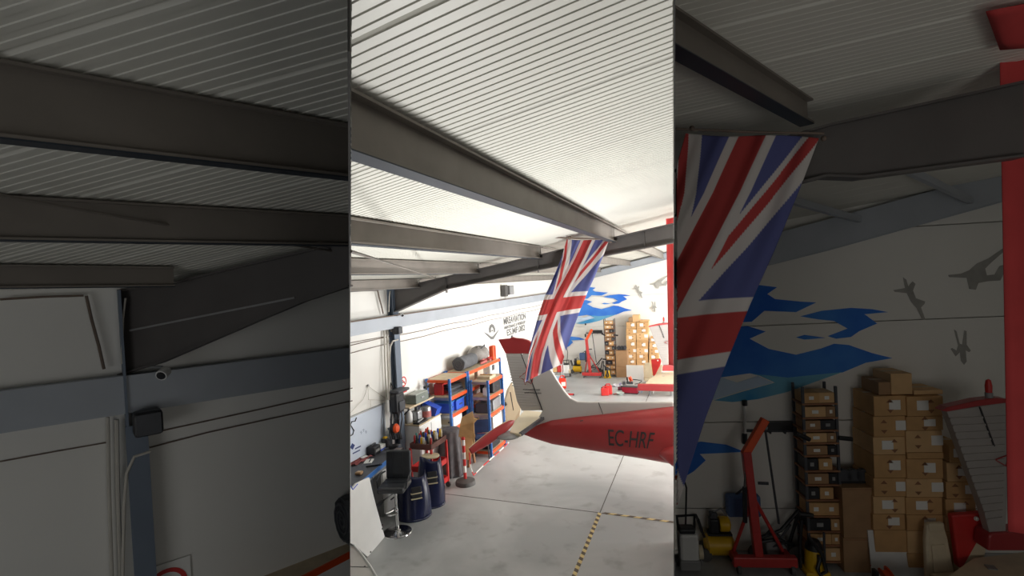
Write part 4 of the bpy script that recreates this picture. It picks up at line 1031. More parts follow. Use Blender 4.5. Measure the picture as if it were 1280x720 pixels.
item('parts_box', 'white box on the bottom tray of the red trolley', 'box', -4.54, 7.7, .135, (.2, .3, .16), M_paper, 0, .01, [('lid', (0, 0, .165), (.21, .31, .02), M_grey)])
# navy cowlings
def cowling(p, rz, r, h, label, cream):
    t = thing('engine_cowling', label, 'cowling', tuple(p), rz)
    rows = []
    for i in range(13):
        f = i / 12
        row = []
        for j in range(25):
            a = math.pi * (-.12 + 1.24 * j / 24) + math.pi
            rr = r * (1 - .28 * f * f + .03 * math.sin(3 * a + f * 4))
            row.append(V((rr * 1.0 * math.cos(a), rr * .85 * math.sin(a) + .12 * f, h * f + (.05 * h * math.sin(2 * a) if i == 12 else 0))))
        rows.append(row)
    MB().grid(rows).build('shell', M_navy, t, smooth=True, solid=.012)
    for k, (a, z, w_) in enumerate(((1.62, .72, .09), (1.62, .6, .1))):
        aa = math.pi * a; c = V((r * .9 * math.cos(aa), r * .8 * math.sin(aa) + .07, h * z))
        MB().box(c, (.16, .03, w_), m=Matrix.Rotation(aa + math.pi / 2, 3, 'Z')).build('air_inlet', M_black, t, bevel=.02)
        MB().box(c - V((0, 0, w_ * .6)), (.17, .04, .014), m=Matrix.Rotation(aa + math.pi / 2, 3, 'Z')).build('inlet_lip', M_cream, t)
    if cream:
        MB().prism([V((r * .66 * math.cos(a), r * .55 * math.sin(a) + .12, h)) for a in [2 * math.pi * j / 20 for j in range(20)]], V((0, 0, .03))).build('cream_rim', M_cream, t, bevel=.008)
    MB().tube([V((r * 1.01 * math.cos(a), r * .86 * math.sin(a), .02)) for a in [math.pi * (.9 + 1.2 * j / 20) for j in range(21)]], .014, 6).build('lower_edge', M_navy, t)
    return t
c1, c2 = on_z(512, 649), on_z(534, 634)
cowling(c1 + V((0, .12, 0)), .35, .27, .64, 'navy blue engine cowling standing right behind the bar stool', False)
cowling(c2 + V((0, .12, 0)), .25, .23, .74, 'navy blue engine cowling with cream rim beside the red trolley', True)
# bar stool
p = on_z(497, 665)
t = thing('bar_stool', 'black leather bar stool on a chrome foot by the workbench', 'stool', tuple(p), .25)
MB().lathe([(.0, .035), (.03, .05), (.06, .03), (.17, .018), (.205, .01), (.21, 0)][::-1], n=32).build('base', M_chrome, t, smooth=True)
MB().tube([(0, 0, .03), (0, 0, .36), (0, 0, .361), (0, 0, .64)], [.028, .028, .02, .02], 16).build('column', M_chrome, t, smooth=True)
MB().lathe([(.05, .02), (.05, .05), (.03, .06)], n=20).build('collar', M_chrome, t, smooth=True)
MB().tube([(.02, 0, .33), (.0, -.06, .33), (.06, -.14, .33), (.0, -.19, .33), (-.06, -.19, .33), (-.12, -.14, .33), (-.06, -.06, .33), (-.02, 0, .33)], .011, 8).build('footrest', M_chrome, t, smooth=True)
MB().box((0, -.02, .69), (.4, .42, .09)).build('seat', M_leather, t, bevel=.035)
for k in range(3): MB().box((0, -.15 + .13 * k, .7365), (.37, .005, .004)).build('seat_seam', M_black, t)
bk = MB().box((0, .2, .93), (.38, .07, .42), m=Matrix.Rotation(-.1, 3, 'X')).build('backrest', M_leather, t, bevel=.03)
for k in range(3): MB().box((0, .163 + .01 * k, .82 + .1 * k), (.35, .004, .005)).build('back_seam', M_black, bk)
for x in (-.08, .08): MB().box((x, .16, .93), (.005, .006, .36), m=Matrix.Rotation(-.1, 3, 'X')).build('back_seam', M_black, bk)
for s in (-1, 1): MB().tube([(.2 * s, .16, .84), (.225 * s, .02, .85), (.225 * s, -.12, .8), (.21 * s, -.14, .71), (.19 * s, -.04, .67)], .012, 8).build('armrest', M_leather, t, smooth=True)
# white cowl panel and white wing panel at the left edge
A0, B0 = on_z(460, 697), on_z(481, 672)
T0 = on_z(462, 597, .95)
nP = (B0 - A0).cross(T0 - A0).normalized()
onp = lambda u, v: on_plane(u, v, A0, nP)
t = thing('aircraft_fairing', 'white aircraft fairing sheet standing on the floor against the workbench', 'panel', tuple((A0 + B0) / 2))
out_ = [(418, 613), (437, 606), (440, 611), (446, 604), (462, 596.5), (466, 615), (474, 645), (481, 670), (480.5, 673), (460, 696.5), (440, 680), (418, 668)]
pp = [onp(u, v) for u, v in out_]
for q in pp: q.z = max(q.z, .004)
MB().prism(pp, nP * (.035 if nP.dot(FWD) > 0 else -.035)).build('skin', M_white, t, world=True, bevel=.008)
for u, v in ((477.5, 661), (463, 690), (478, 656)): MB().ball(onp(u, v), .012, 8, 5).build('rivet', M_printd, t, world=True)
MB().tube([onp(438, 607), onp(441, 612), onp(447, 605)], .007, 6).build('blue_edge', M_bluep, t, world=True)
t = thing('wing_panel', 'pale wing panel lying low at the lower left corner', 'panel', (*on_z(445, 715).to_2d(), 0))
hz = .32
op = [on_z(u, v, hz) for u, v in ((410, 655), (438, 676.5), (452, 693), (463, 708), (476, 730), (430, 745), (405, 735))]
MB().prism(op, V((0, 0, -.05))).build('skin', M_acgrey, t, world=True, bevel=.01)
MB().tube([on_z(u, v, hz + .005) for u, v in ((410, 655), (438, 676.5), (452, 693), (463, 708), (476, 730))], .014, 6).build('leading_edge', M_white, t, world=True)
MB().tube([on_z(438, 708, hz + .004), on_z(463, 709, hz + .004)], .004, 5).build('seam', M_grey, t, world=True)
MB().ball(on_z(456, 708.5, hz), .012, 8, 5).build('rivet', M_printd, t, world=True)
for u, v in ((430, 690), (450, 715)): q = on_z(u, v, hz); MB().box((q.x, q.y, .135), (.12, .12, .27)).build('foam_block', M_grey, t, world=True)
# chain post
p = on_z(582, 605)
t = thing('chain_post', 'red and white chain post on a round grey foot', 'post', tuple(p))
MB().lathe([(.0, .1), (.06, .1), (.17, .07), (.18, .04), (.18, 0)][::-1], n=24).build('foot', M_rubber, t, smooth=True)
hp = at_depth(581, 548, depth(p)).z
for k in range(6): MB().tube([(0, 0, .09 + (hp - .09) * k / 6), (0, 0, .09 + (hp - .09) * (k + 1) / 6)], .028, 12).build('pole_band', M_paper if k % 2 else M_bred, t, smooth=True)
MB().ball((0, 0, hp), .035, 10, 6).build('post_cap', M_bred, t, smooth=True)
t = thing('plastic_chain', 'red and white plastic chain sagging from the post to the floor', 'chain', tuple(on_z(592, 594)))
path = [at_depth(586.5, 566, depth(p) - .05), at_depth(588.5, 585, depth(p) + .1), on_z(592, 594, .02), on_z(604, 582, .1), on_z(622, 566, .14), on_z(636, 553, .16)]
seg = 0
for a, b_ in zip(path[:-1], path[1:]):
    n = max(2, int((b_ - a).length / .075))
    for k in range(n):
        c0, c1_ = a.lerp(b_, k / n), a.lerp(b_, (k + .92) / n)
        MB().tube([c0, c1_], .013, 6).build('link', M_paper if (seg // 3) % 2 else M_bred, t, world=True); seg += 1
# hazard tape on the floor
def tape(a, b, w_, n, label):
    t = thing('hazard_tape', label, 'tape', tuple((a + b) / 2))
    d = (b - a).normalized(); s = V((-d.y, d.x, 0)) * w_ / 2; L = (b - a).length
    for k in range(n):
        p0, p1 = a + d * L * k / n, a + d * L * (k + 1) / n
        sh = d * L / n * .5
        MB().prism([p0 - s + V((0, 0, .002)), p1 - s + V((0, 0, .002)), p1 + s + sh + V((0, 0, .002)), p0 + s + sh + V((0, 0, .002))], V((0, 0, .002))).build('tape_stripe', M_tapey if k % 2 else M_tapeb, t, world=True)
tape(on_z(716, 724), on_z(749.5, 642), .055, 26, 'yellow and black hazard tape running toward the viewer along a floor joint')
tape(on_z(752, 641), on_z(850, 654), .05, 12, 'yellow and black hazard tape running across under the red aircraft')
# emblem and lettering on the side wall
em = lambda u, v: lx(u, v, .004)
ring = [(611.5, 416), (611, 411), (612, 407), (614.5, 404.8), (617, 406), (618.8, 410), (619, 414.5), (617.3, 416), (616.6, 411), (614.8, 408.6), (613.6, 411), (613.8, 415.5)]
MB().prism([em(u, v) for u, v in ring], V((.003, 0, 0))).build('emblem', M_print, wl, world=True)
MB().prism([em(u, v) for u, v in [(604.5, 415), (609, 417), (613.5, 420.5), (616, 420.5), (619, 417), (624.3, 411), (620.5, 418), (617, 424), (614, 424.5), (611.5, 422)]], V((.003, 0, 0))).build('emblem', M_print, wl, world=True)
MB().prism([em(u, v) for u, v in [(614, 414), (615.2, 411.8), (616.4, 413.6), (615.2, 414.6)]], V((.003, 0, 0))).build('emblem', M_print, wl, world=True)
for tx, u0, v0, u1, sz in (('MREAVIATION', 629.5, 406, 657.5, .26), ('MAINTENANCE & WORKSHOP', 630.5, 411.8, 657, .12), ('ES.MF.082', 633.5, 420, 656.5, .25)):
    a_ = lx(u0, v0, .004); y1 = lx(u1, v0, .004).y
    lettering('lettering', tx, sz, a_, (0, 1, 0), (0, 0, 1), M_print, wl, .002, width=y1 - a_.y, bold=.03)

# ------------------------------------------------------------------ things along the mural wall, in the hall and repeated in the made-up right-hand bay
def c6(x, y): return 640 + (1060 + x / 2.768 - 640) / ZM, 360 + (460 + y / 2.768 - 360) / ZM
def c5(x, y): return 640 + (842 + x / 2.77 - 640) / ZM, 360 + (460 + y / 2.77 - 360) / ZM
ordn = ['lowest', 'second', 'third', 'fourth', 'fifth', 'sixth', 'seventh', 'eighth', 'ninth', 'tenth', 'eleventh', 'topmost']
for S in (HALL, BAY):
    wh = WHERE[S.nm]; hall = S is HALL
    rz = S.rz
    def at(u, v, name, label, cat, group=None, turn=0.0):
        p = S.foot(u, v); return thing(name, label + ' ' + wh, cat, tuple(p), rz + turn, group), S.m(p)
    def bx(t, k, name, x, y, z, dx, dy, dz, m_, bev=0.0, parent=None):
        return MB().box((x * k, y * k, z * k), (dx * k, dy * k, dz * k)).build(name, m_, parent or t, bevel=bev * k)
    def tb(t, k, name, pts, r, m_, n=8, parent=None):
        return MB().tube([V(q) * k for q in pts], r * k, n).build(name, m_, parent or t, smooth=True)
    # engine hoist
    t, k = at(739.8, 472.3, 'engine_hoist', 'red engine hoist with raised boom standing by the mural', 'hoist')
    bx(t, k, 'crossbar', 0, 0, 4.6, 24, 3, 4, M_red, .4)
    for x in (-10, 10):
        bx(t, k, 'leg', x, 5, 4, 2.6, 9, 3, M_red, .3)
        for y in (-1, 8):
            w_ = MB().lathe([(.6 * k, -.7 * k), (1.7 * k, -.7 * k), (1.7 * k, .7 * k), (.6 * k, .7 * k)], (x * k, y * k, 1.75 * k), 12, Matrix.Rotation(math.pi / 2, 3, 'Y')).build('caster', M_rubber, t)
    MB().beam(V((-1.8, 1, 5)) * k, V((-4.8, 1, 48)) * k, 3.2 * k, 3.2 * k, up=(1, 0, 0)).build('mast', M_red, t, bevel=.3 * k)
    MB().beam(V((-5.4, 1, 46.5)) * k, V((3, 1, 60.5)) * k, 2.6 * k, 3 * k).build('boom', M_orange, t, bevel=.3 * k)
    tb(t, k, 'hydraulic_ram', [(-6.6, 0, 20), (-6.2, 0, 34)], .9, M_black); tb(t, k, 'ram_rod', [(-6.2, 0, 34), (-4.6, 0, 47)], .5, M_chrome)
    tb(t, k, 'brace', [(-3, 1, 30), (9.5, 6, 5)], .7, M_red); tb(t, k, 'brace', [(-4, 1, 27), (-10, 6, 5)], .7, M_red)
    tb(t, k, 'pump_lever', [(-1.5, -1, 36), (2.2, -2, 36.2)], .6, M_dark)
    tb(t, k, 'lifting_chain', [(2.6, 1, 59), (4.6, 1, 38), (6.4, 1, 19)], .45, M_dark)
    MB().ball(V((3, 1, 57)) * k, .9 * k, 8, 6).build('hook', M_alu, t)
    # dark machine frame behind the hoist
    t, k = at(744.5, 467.5, 'engine_stand', 'dark engine stand with hoses behind the red hoist', 'engine stand')
    for q in ([(-6, 0, 1), (-6, 0, 9), (2, 0, 12), (9, 0, 20)], [(-6, 3, 3), (6, 3, 5), (9, 2, 16)], [(-7, 0, 7), (0, -1, 9), (7, 0, 6)]): tb(t, k, 'frame_tube', q, .7, M_black)
    for q in ([(-5, 1, 8), (-2, -1, 13), (2, 0, 9), (6, 1, 14)], [(-3, 0, 5), (2, -2, 8), (5, 0, 4)]): tb(t, k, 'hose', q, .5, M_dark)
    bx(t, k, 'engine_block', 0, 2, 5, 8, 6, 7, M_grey, .8)
    for x in (-7.5, 7): MB().lathe([(.8 * k, -1 * k), (3 * k, -1 * k), (3 * k, 1 * k), (.8 * k, 1 * k)], (x * k, 0, 3 * k), 16, Matrix.Rotation(math.pi / 2, 3, 'X')).build('wheel', M_rubber, t)
    # compressor
    t, k = at(722, 466.3, 'air_compressor', 'yellow tank air compressor against the mural wall', 'compressor')
    o = MB().tube([V((-5.6, 0, 5.4)) * k, V((-4.6, 0, 5.4)) * k, V((4.6, 0, 5.4)) * k, V((5.6, 0, 5.4)) * k], [2 * k, 4.1 * k, 4.1 * k, 2 * k], 18).build('tank', M_yellow, t, smooth=True)
    bx(t, k, 'platform', 0, 0, 10, 9, 5, .8, M_black)
    MB().lathe([(2.6 * k, -2 * k), (2.9 * k, -1.4 * k), (2.9 * k, 1.4 * k), (2.2 * k, 2 * k)], (2.2 * k, 0, 13.4 * k), 14, Matrix.Rotation(math.pi / 2, 3, 'Y')).build('motor', M_yellow, t, smooth=True)
    bx(t, k, 'pump', -1.8, 0, 13, 3.4, 4, 5.6, M_black, .5); bx(t, k, 'cylinder_head', -1.8, 0, 17, 2.6, 3, 2.4, M_dark, .4)
    tb(t, k, 'handle', [(-6, -2, 9), (-8, -2, 16), (-8, 2, 16), (-6, 2, 9)], .5, M_black); tb(t, k, 'outlet_pipe', [(-1.5, 0, 18), (1, -1, 20), (3, -1, 17)], .4, M_alu)
    for s in (-1, 1):
        MB().lathe([(.7 * k, -.6 * k), (2.4 * k, -.6 * k), (2.4 * k, .6 * k), (.7 * k, .6 * k)], (-6 * k, 3 * s * k, 2.4 * k), 14, Matrix.Rotation(math.pi / 2, 3, 'X')).build('wheel', M_rubber, t)
    bx(t, k, 'foot', 4, 0, .8, 1.4, 4, 1.6, M_black)
    # pressure washer
    t, k = at(708.3 if hall else 709.9, 470.8, 'pressure_washer', 'white upright pressure washer beside the compressor', 'pressure washer')
    bx(t, k, 'body', 0, 0, 8, 7.4, 6, 14, M_white, 1.2); bx(t, k, 'lower_cover', 0, -.4, 3, 7.8, 6.4, 4, M_grey, .6)
    bx(t, k, 'top_cover', -.4, 0, 15.8, 6, 5, 2, M_black, .6); tb(t, k, 'handle', [(-3, 2, 14), (-3.4, 2, 20), (3.4, 2, 20.5), (3, 2, 14)], .6, M_black)
    MB().lathe([(1.5 * k, -.8 * k), (2.6 * k, -.8 * k), (2.6 * k, .8 * k), (1.5 * k, .8 * k)], (4.4 * k, -.5 * k, 7 * k), 16, Matrix.Rotation(math.pi / 2, 3, 'Y')).build('hose_reel', M_cream, t, smooth=True)
    for s in (-1, 1): MB().lathe([(.6 * k, -.7 * k), (2.2 * k, -.7 * k), (2.2 * k, .7 * k), (.6 * k, .7 * k)], (4 * s * k, 2 * k, 2.2 * k), 14, Matrix.Rotation(math.pi / 2, 3, 'Y')).build('wheel', M_black, t)
    tb(t, k, 'power_cable', [(0, 3, 16), (1, 5, 24), (1.5, 5.5, 30), (0, 6, 36), (-1.4, 6, 34)], .35, M_black)
    MB().ball(V((-1.4, 5.6, 34)) * k, 1.5 * k, 10, 7).build('orange_plug', M_orange, t, smooth=True)
    # yellow vacuum cleaner
    t, k = at(759.5, 472.3, 'vacuum_cleaner', 'yellow drum vacuum cleaner with black hoses', 'vacuum cleaner')
    MB().lathe([(3.4 * k, 1 * k), (3.6 * k, 2 * k), (3.2 * k, 9 * k), (2.8 * k, 10 * k)], n=18).build('drum', M_yellow, t, smooth=True)
    MB().lathe([(3.2 * k, 9.6 * k), (3 * k, 11 * k), (2 * k, 13 * k), (.6 * k, 13.4 * k)], n=18).build('head', M_black, t, smooth=True)
    bx(t, k, 'base', 0, 0, 1, 9, 7, 1.4, M_yellow, .4)
    for x in (-4, 4):
        for y in (-2.4, 2.4): MB().ball(V((x, y, .55)) * k, .55 * k, 8, 6).build('caster', M_black, t, smooth=True)
    tb(t, k, 'hose', [(1, -3.4, 8), (-1, -4.6, 4), (0, -4.4, 1.5), (2.4, -4.4, 3), (1, -4.2, 10), (-3, -3, 16), (-2, -2, 12)], .7, M_black)
    tb(t, k, 'wand', [(-5.2, 0, 2), (-5, 0, 12), (-4, 0, 21)], .6, M_black); tb(t, k, 'wand', [(3.8, 0, 2), (4, 0, 16)], .5, M_dark); tb(t, k, 'strap', [(0, -3.5, 2), (0, -3.6, 9)], .5, M_black)
    # tall rack
    t, k = at(764, 470.6, 'tall_rack', 'tall narrow dark rack crammed with small boxes', 'rack')
    for x in (-6, 6.2):
        for y in (0, 9): bx(t, k, 'post', x, y, 36, .9, .9, 72, M_dark)
    zz = [3, 9.5, 15, 21, 27.5, 33.5, 39, 45, 50, 55, 60, 65.5]
    for z in zz: bx(t, k, 'shelf_board', 0, 4.5, z - .35, 13, 10, .7, M_dwood)
    rp_ = V(t.location); Rz = Matrix.Rotation(rz, 3, 'Z')
    rnd = random.Random(3)
    for i, z in enumerate(zz):
        h = ((zz[i + 1] if i < 11 else 71) - z - 1.0)
        sp = rnd.choice(((-2.8, 6, 2.9, 5.6), (-3.6, 4.6, 1.4, 5.0), (-1.6, 8, 4.2, 3.4)))
        for n_, (x, w_) in enumerate((sp[:2], sp[2:])):
            p = rp_ + Rz @ (V((x, 4, z)) * k)
            cm, cn = ((M_card, 'tan'), (M_card3, 'brown'), (M_card, 'tan'), (M_card2, 'pale'), (M_black, 'black'))[(i * 2 + n_ * 3 + i // 3) % 5]
            b_ = thing('small_box', f'{cn} {("left", "right")[n_]} box on the {ordn[i]} shelf of the tall rack {wh}', 'box', tuple(p), rz, 'small boxes in the tall rack ' + wh)
            MB().box((0, 0, h * k * .45), (w_ * k, 8 * k, h * k * .9)).build('body', cm, b_, bevel=.15 * k)
            MB().box((0, -4.03 * k, h * k * .45), (w_ * k * .3, .06 * k, h * k * .3)).build('label_strip', M_grey if cm in (M_black, M_dark) else M_paper, b_)
    for i, (x, z, tx) in enumerate(((-7, 52, 'upper'), (8.5, 52, 'upper right'), (-7, 22, 'lower'))):
        tb(t, k, 'clamp_bar', [(x - 2.4, -1, z + (2 if i == 0 else 0)), (x + 2.5, -1, z - .6)], .9, M_black)
    # big brown cartons
    p1, p2 = S.foot(778.3, 471.5), 0
    k = S.m(p1); dirv = S.ex
    for n_, (z0, z1, w_, lb) in enumerate(((0, 13.6, 14.8, 'big brown carton on the floor beside the carton stack'), (13.7, 33.5, 14.2, 'tall brown carton standing on the big floor carton'))):
        b_ = thing('brown_carton', lb + ' ' + wh, 'carton', (p1.x, p1.y, z0 * k), rz + .02 * n_)
        bx(b_, k, 'body', 0, 4, (z1 - z0) / 2, w_, 11, z1 - z0, M_card3, .15)
        bx(b_, k, 'tape', 0, 4, z1 - z0 + .03, w_, 1.4, .08, M_wood); bx(b_, k, 'flap_gap', 0, -1.52, z1 - z0 - .7, w_ * .98, .06, .25, M_dwood)
    b_ = thing('wheel_rack', 'black rack of rims on top of the brown cartons ' + wh, 'rack', tuple(p1 + V((0, 0, 33.55 * k))), rz)
    for x in (-3.5, 0, 3.5): MB().lathe([(1.4 * k, -1 * k), (2.7 * k, -1 * k), (2.7 * k, 1 * k), (1.4 * k, 1 * k)], (x * k, 4 * k, 2.7 * k), 14, Matrix.Rotation(math.pi / 2, 3, 'X')).build('rim', M_dark, b_)
    bx(b_, k, 'frame', 0, 4, .4, 11, 3, .7, M_black)
    # the carton stacks
    base = S.foot(797, 467.5); k = S.m(base)
    def zof(u, v, off): return S.wall(u, v, off).z
    off = .5
    cols_ = [('left', 90, 201, [560, 505, 445, 380, 300, 238, 166, 96], 0.0), ('middle', 204, 330, [560, 505, 445, 380, 312, 290, 214, 165, 96], .02), ('right', 340, 440, [560, 510, 448, 388, 322, 262], .04)]
    for cn, xa, xb, ys, dpt in cols_:
        zs2 = [zof(*c6((xa + xb) / 2, y_), off) for y_ in ys]
        nlow = 2
        zz = [zs2[0] * i / nlow for i in range(nlow)] + zs2
        for i in range(len(zz) - 1):
            ym = ys[max(0, i - nlow)]
            jit = ((i * 37 + len(cn) * 13) % 7 - 3) / 3
            xl, xr = xa + jit * 2, xb + jit * 2
            if cn == 'right': xr = xb + (12, 8, 6, 4, -4, -14, -30)[min(6, i)]; xl = xa + (0, 0, 0, 0, 2, 4, 12)[min(6, i)]
            L_, R__ = S.wall(*c6(xl, ym), off + dpt), S.wall(*c6(xr, ym), off + dpt)
            w_ = (R__ - L_).dot(S.ex); c_ = (L_ + R__) / 2
            h = zz[i + 1] - zz[i] - .003
            b_ = thing('cardboard_carton', f'{ordn[i]} carton from the floor in the {cn} column of stacked cartons {wh}', 'carton', (c_.x, c_.y, zz[i]), rz, 'stacked cartons ' + wh)
            bd = MB().box((0, .22, h / 2), (w_, .44, h)).build('body', (M_card, M_card2, M_card)[(i + len(cn)) % 3], b_, bevel=.006)
            MB().box((0, .22, h + .0005), (w_, .06, .002)).build('tape', M_wood, b_)
            if i >= nlow and h > .1:
                fx = (-.2, .22, 0)[i % 3] * w_
                MB().box((fx + .05, -.002, h * .55), (.12, .004, min(.11, h * .5))).build('white_label', M_paper, b_)
                for q in (-1, 1):
                    a_ = V((-fx * .8, -.001, h * .5 + q * .04))
                    MB().prism([a_ + V((-.035, 0, 0)), a_ + V((.035, 0, 0)), a_ + V((0, 0, q * .04))], V((0, -.003, 0))).build('arrow_mark', M_dwood, b_)
    tops = {}
    ztop = zof(*c6(145, 96), off) ; ztm = zof(*c6(267, 96), off)
    for xa, xb, yt, zb_, lb in ((114, 156, 52, ztop, 'small dark carton on top of the left carton column'), (158, 232, 22, ztop, 'square pale carton on top of the carton stack'), (236, 338, 80, ztm, 'flat carton lying on top of the middle carton column')):
        L_, R__ = S.wall(*c6(xa, 96), off), S.wall(*c6(xb, 96), off)
        if xa == 158: zb_ = max(ztop, ztm)
        zt_ = zof(*c6((xa + xb) / 2, yt), off); c_ = (L_ + R__) / 2; w_ = (R__ - L_).dot(S.ex); h = zt_ - zb_
        b_ = thing('cardboard_carton', lb + ' ' + wh, 'carton', (c_.x, c_.y, zb_ + .002), rz)
        MB().box((0, .22, h / 2), (w_, .36, h)).build('body', M_card3 if xa == 114 else M_card2, b_, bevel=.006); MB().box((0, .22, h + .0005), (w_, .05, .002)).build('tape', M_wood, b_)
    # white board leaning before the cartons
    t, k = at(794, 474.5, 'white_sheet', 'plain white sheet of board leaning against the carton stack', 'board')
    MB().box((0, 2.2 * k, 8.8 * k), (21 * k, .6 * k, 17.6 * k), m=Matrix.Rotation(-.12, 3, 'X')).build('sheet', M_white, t); MB().box((0, 1.6 * k, 4 * k), (21.5 * k, .2 * k, .3 * k), m=Matrix.Rotation(-.12, 3, 'X')).build('crease', M_red, t)
    # cream seat
    t, k = at(810.5, 478.6, 'cabin_chair', 'cream leather aircraft seat standing on the floor', 'seat', turn=.12)
    bx(t, k, 'cushion', 0, -3, 4.6, 10, 8, 3.4, M_seat, 1.0)
    MB().prism([V(q) * k for q in ((-5.6, 1, 3), (5.6, 1, 3), (4.6, 2.6, 18), (3.4, 3, 24.4), (-3.2, 3, 24.4), (-4.4, 2.6, 18))], V((0, 2, 0)) * k).build('backrest', M_seat, t, bevel=.6 * k)
    MB().prism([V(q) * k for q in ((-3, .7, 6), (3, .7, 6), (2.7, 1.9, 16.4), (-2.7, 1.9, 16.4))], V((0, .5, 0)) * k).build('back_panel', M_seat, t, bevel=.2 * k)
    bx(t, k, 'headrest', .2, 3.6, 22.8, 6.6, 2.4, 4, M_seat, .9)
    for x in (-4, 4): bx(t, k, 'rail', x, -2, 1.4, 1, 9, 2.8, M_alu, .1)
    # red cone-shaped fairing
    t, k = at(821, 477.6, 'nose_fairing', 'tapering red aircraft fairing standing point down beside the cream seat', 'fairing')
    MB().prism([V(q) * k for q in ((-5.8, 0, 28), (5.4, -1, 29.5), (6.6, -.6, 26), (5, 0, 21), (-2.4, 0, 7), (-4, 0, 7))], V((0, 3, 0)) * k).build('shell', M_bred, t, bevel=.7 * k)
    MB().ball(V((2.4, -.8, 27.2)) * k, .9 * k, 8, 6).build('white_plug', M_paper, t)
    MB().prism([V(q) * k for q in ((5.2, .6, 21), (7.6, .6, 21), (6, .6, 12), (-.6, .6, 1), (-4, .6, 0), (-4, .6, 7))], V((0, 3, 0)) * k).build('cream_stand', M_seat, t, bevel=.3 * k)
    # second aircraft tail
    pa = S.foot(826, 478)
    D_ = 16.4
    w2 = lambda x, y, d=D_: S.P(*c6(x, y), d)
    t = thing('parked_aircraft', 'second red and pale aircraft with beaconed tail fin beyond the cartons ' + wh, 'aircraft', tuple(pa))
    th = S.out * -.1
    MB().prism([w2(*q) for q in ((342, 150), (552, 118), (566, 124), (546, 575), (492, 575), (470, 495))], th).build('tail_fin', mat('parked_grey', (172, 166, 162), .5, 0, .04, 3), t, world=True, bevel=.008)
    MB().prism([w2(*q, D_ - .02) for q in ((326, 149), (345, 136), (450, 112), (520, 104), (556, 108), (553, 121), (450, 133), (344, 152))], th * 1.3).build('fin_tip', M_acred, t, world=True, bevel=.01)
    cB = w2(501, 108); kk = S.m(cB)
    MB().lathe([(1.3 * kk, 0), (1.3 * kk, 2.2 * kk), (1.1 * kk, 2.3 * kk)], cB - S.out * .05, 12).build('beacon_mount', M_grey, t, world=True); MB().lathe([(1.1 * kk, 2.2 * kk), (1.2 * kk, 5 * kk), (.8 * kk, 7.2 * kk), (.2 * kk, 7.6 * kk)], cB - S.out * .05, 12).build('beacon', M_bred, t, world=True, smooth=True)
    for q in range(15):
        y_ = 175 + q * 25; xl = 352 + q * 9.2
        MB().beam(w2(xl, y_, D_ - .01), w2(546 - q * .9, y_ - 8, D_ - .01), .02, .018).build('rib', mat('parked_grey', (172, 166, 162), .5, 0, .04, 3), t, world=True)
    MB().beam(w2(455, 135, D_ - .015), w2(505, 270, D_ - .015), .012, .02, up=S.out).build('hinge_gap', M_printd, t, world=True)
    MB().tube([w2(510, 318, D_ - .03), w2(556, 300, D_ - .03), w2(548, 340, D_ - .03), w2(510, 318, D_ - .03)], .008 if hall else .008, 5).build('star_outline', M_acred, t, world=True)
    MB().prism([w2(*q, D_ - .1) for q in ((488, 582), (500, 572), (625, 566), (660, 566), (660, 634), (484, 634))], th * 2).build('fuselage', M_acred, t, world=True, bevel=.02)
    pz = lambda u, v: S.P(u, v, 0) if False else on_plane(*S.pix(u, v), pz0, V((0, 0, 1)))
    pz0 = S.P(820, 479, D_ - 1.2)
    sp_ = [pz(*q) for q in ((806, 480), (812, 473.5), (822, 466.5), (846, 463.5), (850, 480))]
    MB().prism(sp_, V((0, 0, -.06))).build('stabilator', M_seat, t, world=True, bevel=.01)
    MB().beam(pz(797, 480.5) - V((0, 0, .08)), pz(850, 481.5) - V((0, 0, .08)), .14, .2).build('leading_edge', M_acred, t, world=True, bevel=.03)
    for uu in (812, 838): q = pz(uu, 480); MB().box((q.x, q.y, (q.z - .18) / 2), (.05, .05, max(.05, q.z - .18))).build('support', M_alu, t, world=True)
    q0_ = S.P(829, 470, D_ - .2); MB().box((q0_.x, q0_.y, q0_.z / 2), (.08, .08, q0_.z)).build('support', M_alu, t, world=True)
    # rail with hooks on the wall and a blue case hung beneath
    a_, b_ = S.wall(*c5(250, 217), .03), S.wall(*c5(440, 217), .03)
    t = thing('wall_rack', 'dark wall rack with a bar behind the hoist boom ' + wh, 'rack', tuple((a_ + b_) / 2))
    MB().beam(a_, b_, .03, .03).build('bar', M_dark, t, world=True)
    a_, b_ = S.wall(*c5(292, 200), .05), S.wall(*c5(430, 200), .05); MB().beam(a_, b_, .06, .1).build('tool_board', M_black, t, world=True)
    for x in (270, 330, 380, 425): q = S.wall(*c5(x, 222), .05); MB().tube([q, q + S.out * .06, q + S.out * .07 + V((0, 0, .03))], .008, 5).build('hook', M_dark, t, world=True)
    for n_, (y0, y1, lb) in enumerate(((112, 130, 'upper'), (228, 262, 'lower'))):
        a_, b_ = S.wall(*c5(246, y0), .04), S.wall(*c5(247, y1), .04)
        t = thing('tube_bracket', lb + ' black bracket on the mural wall left of the wall rack ' + wh, 'bracket', tuple(a_))
        MB().tube([a_, b_], .03, 8).build('clip', M_black, t, world=True)
        if n_ == 0: MB().tube([b_, S.wall(*c5(247, 226), .04)], .018, 8).build('white_tube', M_white, t, world=True)
    q = S.wall(*c5(240, 474), .1)
    t = thing('hanging_case', 'blue grey case hung on the mural wall behind the hoist ' + wh, 'case', tuple(q), rz)
    MB().box((0, 0, 0), (.4, .14, .27)).build('body', mat('case_blue', (86, 112, 160), .6), t, bevel=.03); MB().tube([(-.08, 0, .13), (0, 0, .2), (.08, 0, .13)], .014, 6).build('handle', M_dark, t); MB().box((0, .1, .0), (.1, .06, .1)).build('bracket', M_dark, t)
    # orange reel in front of the white sheet
    t, k = at(788.5, 480, 'cable_reel', 'orange cable reel in front of the white sheet', 'reel')
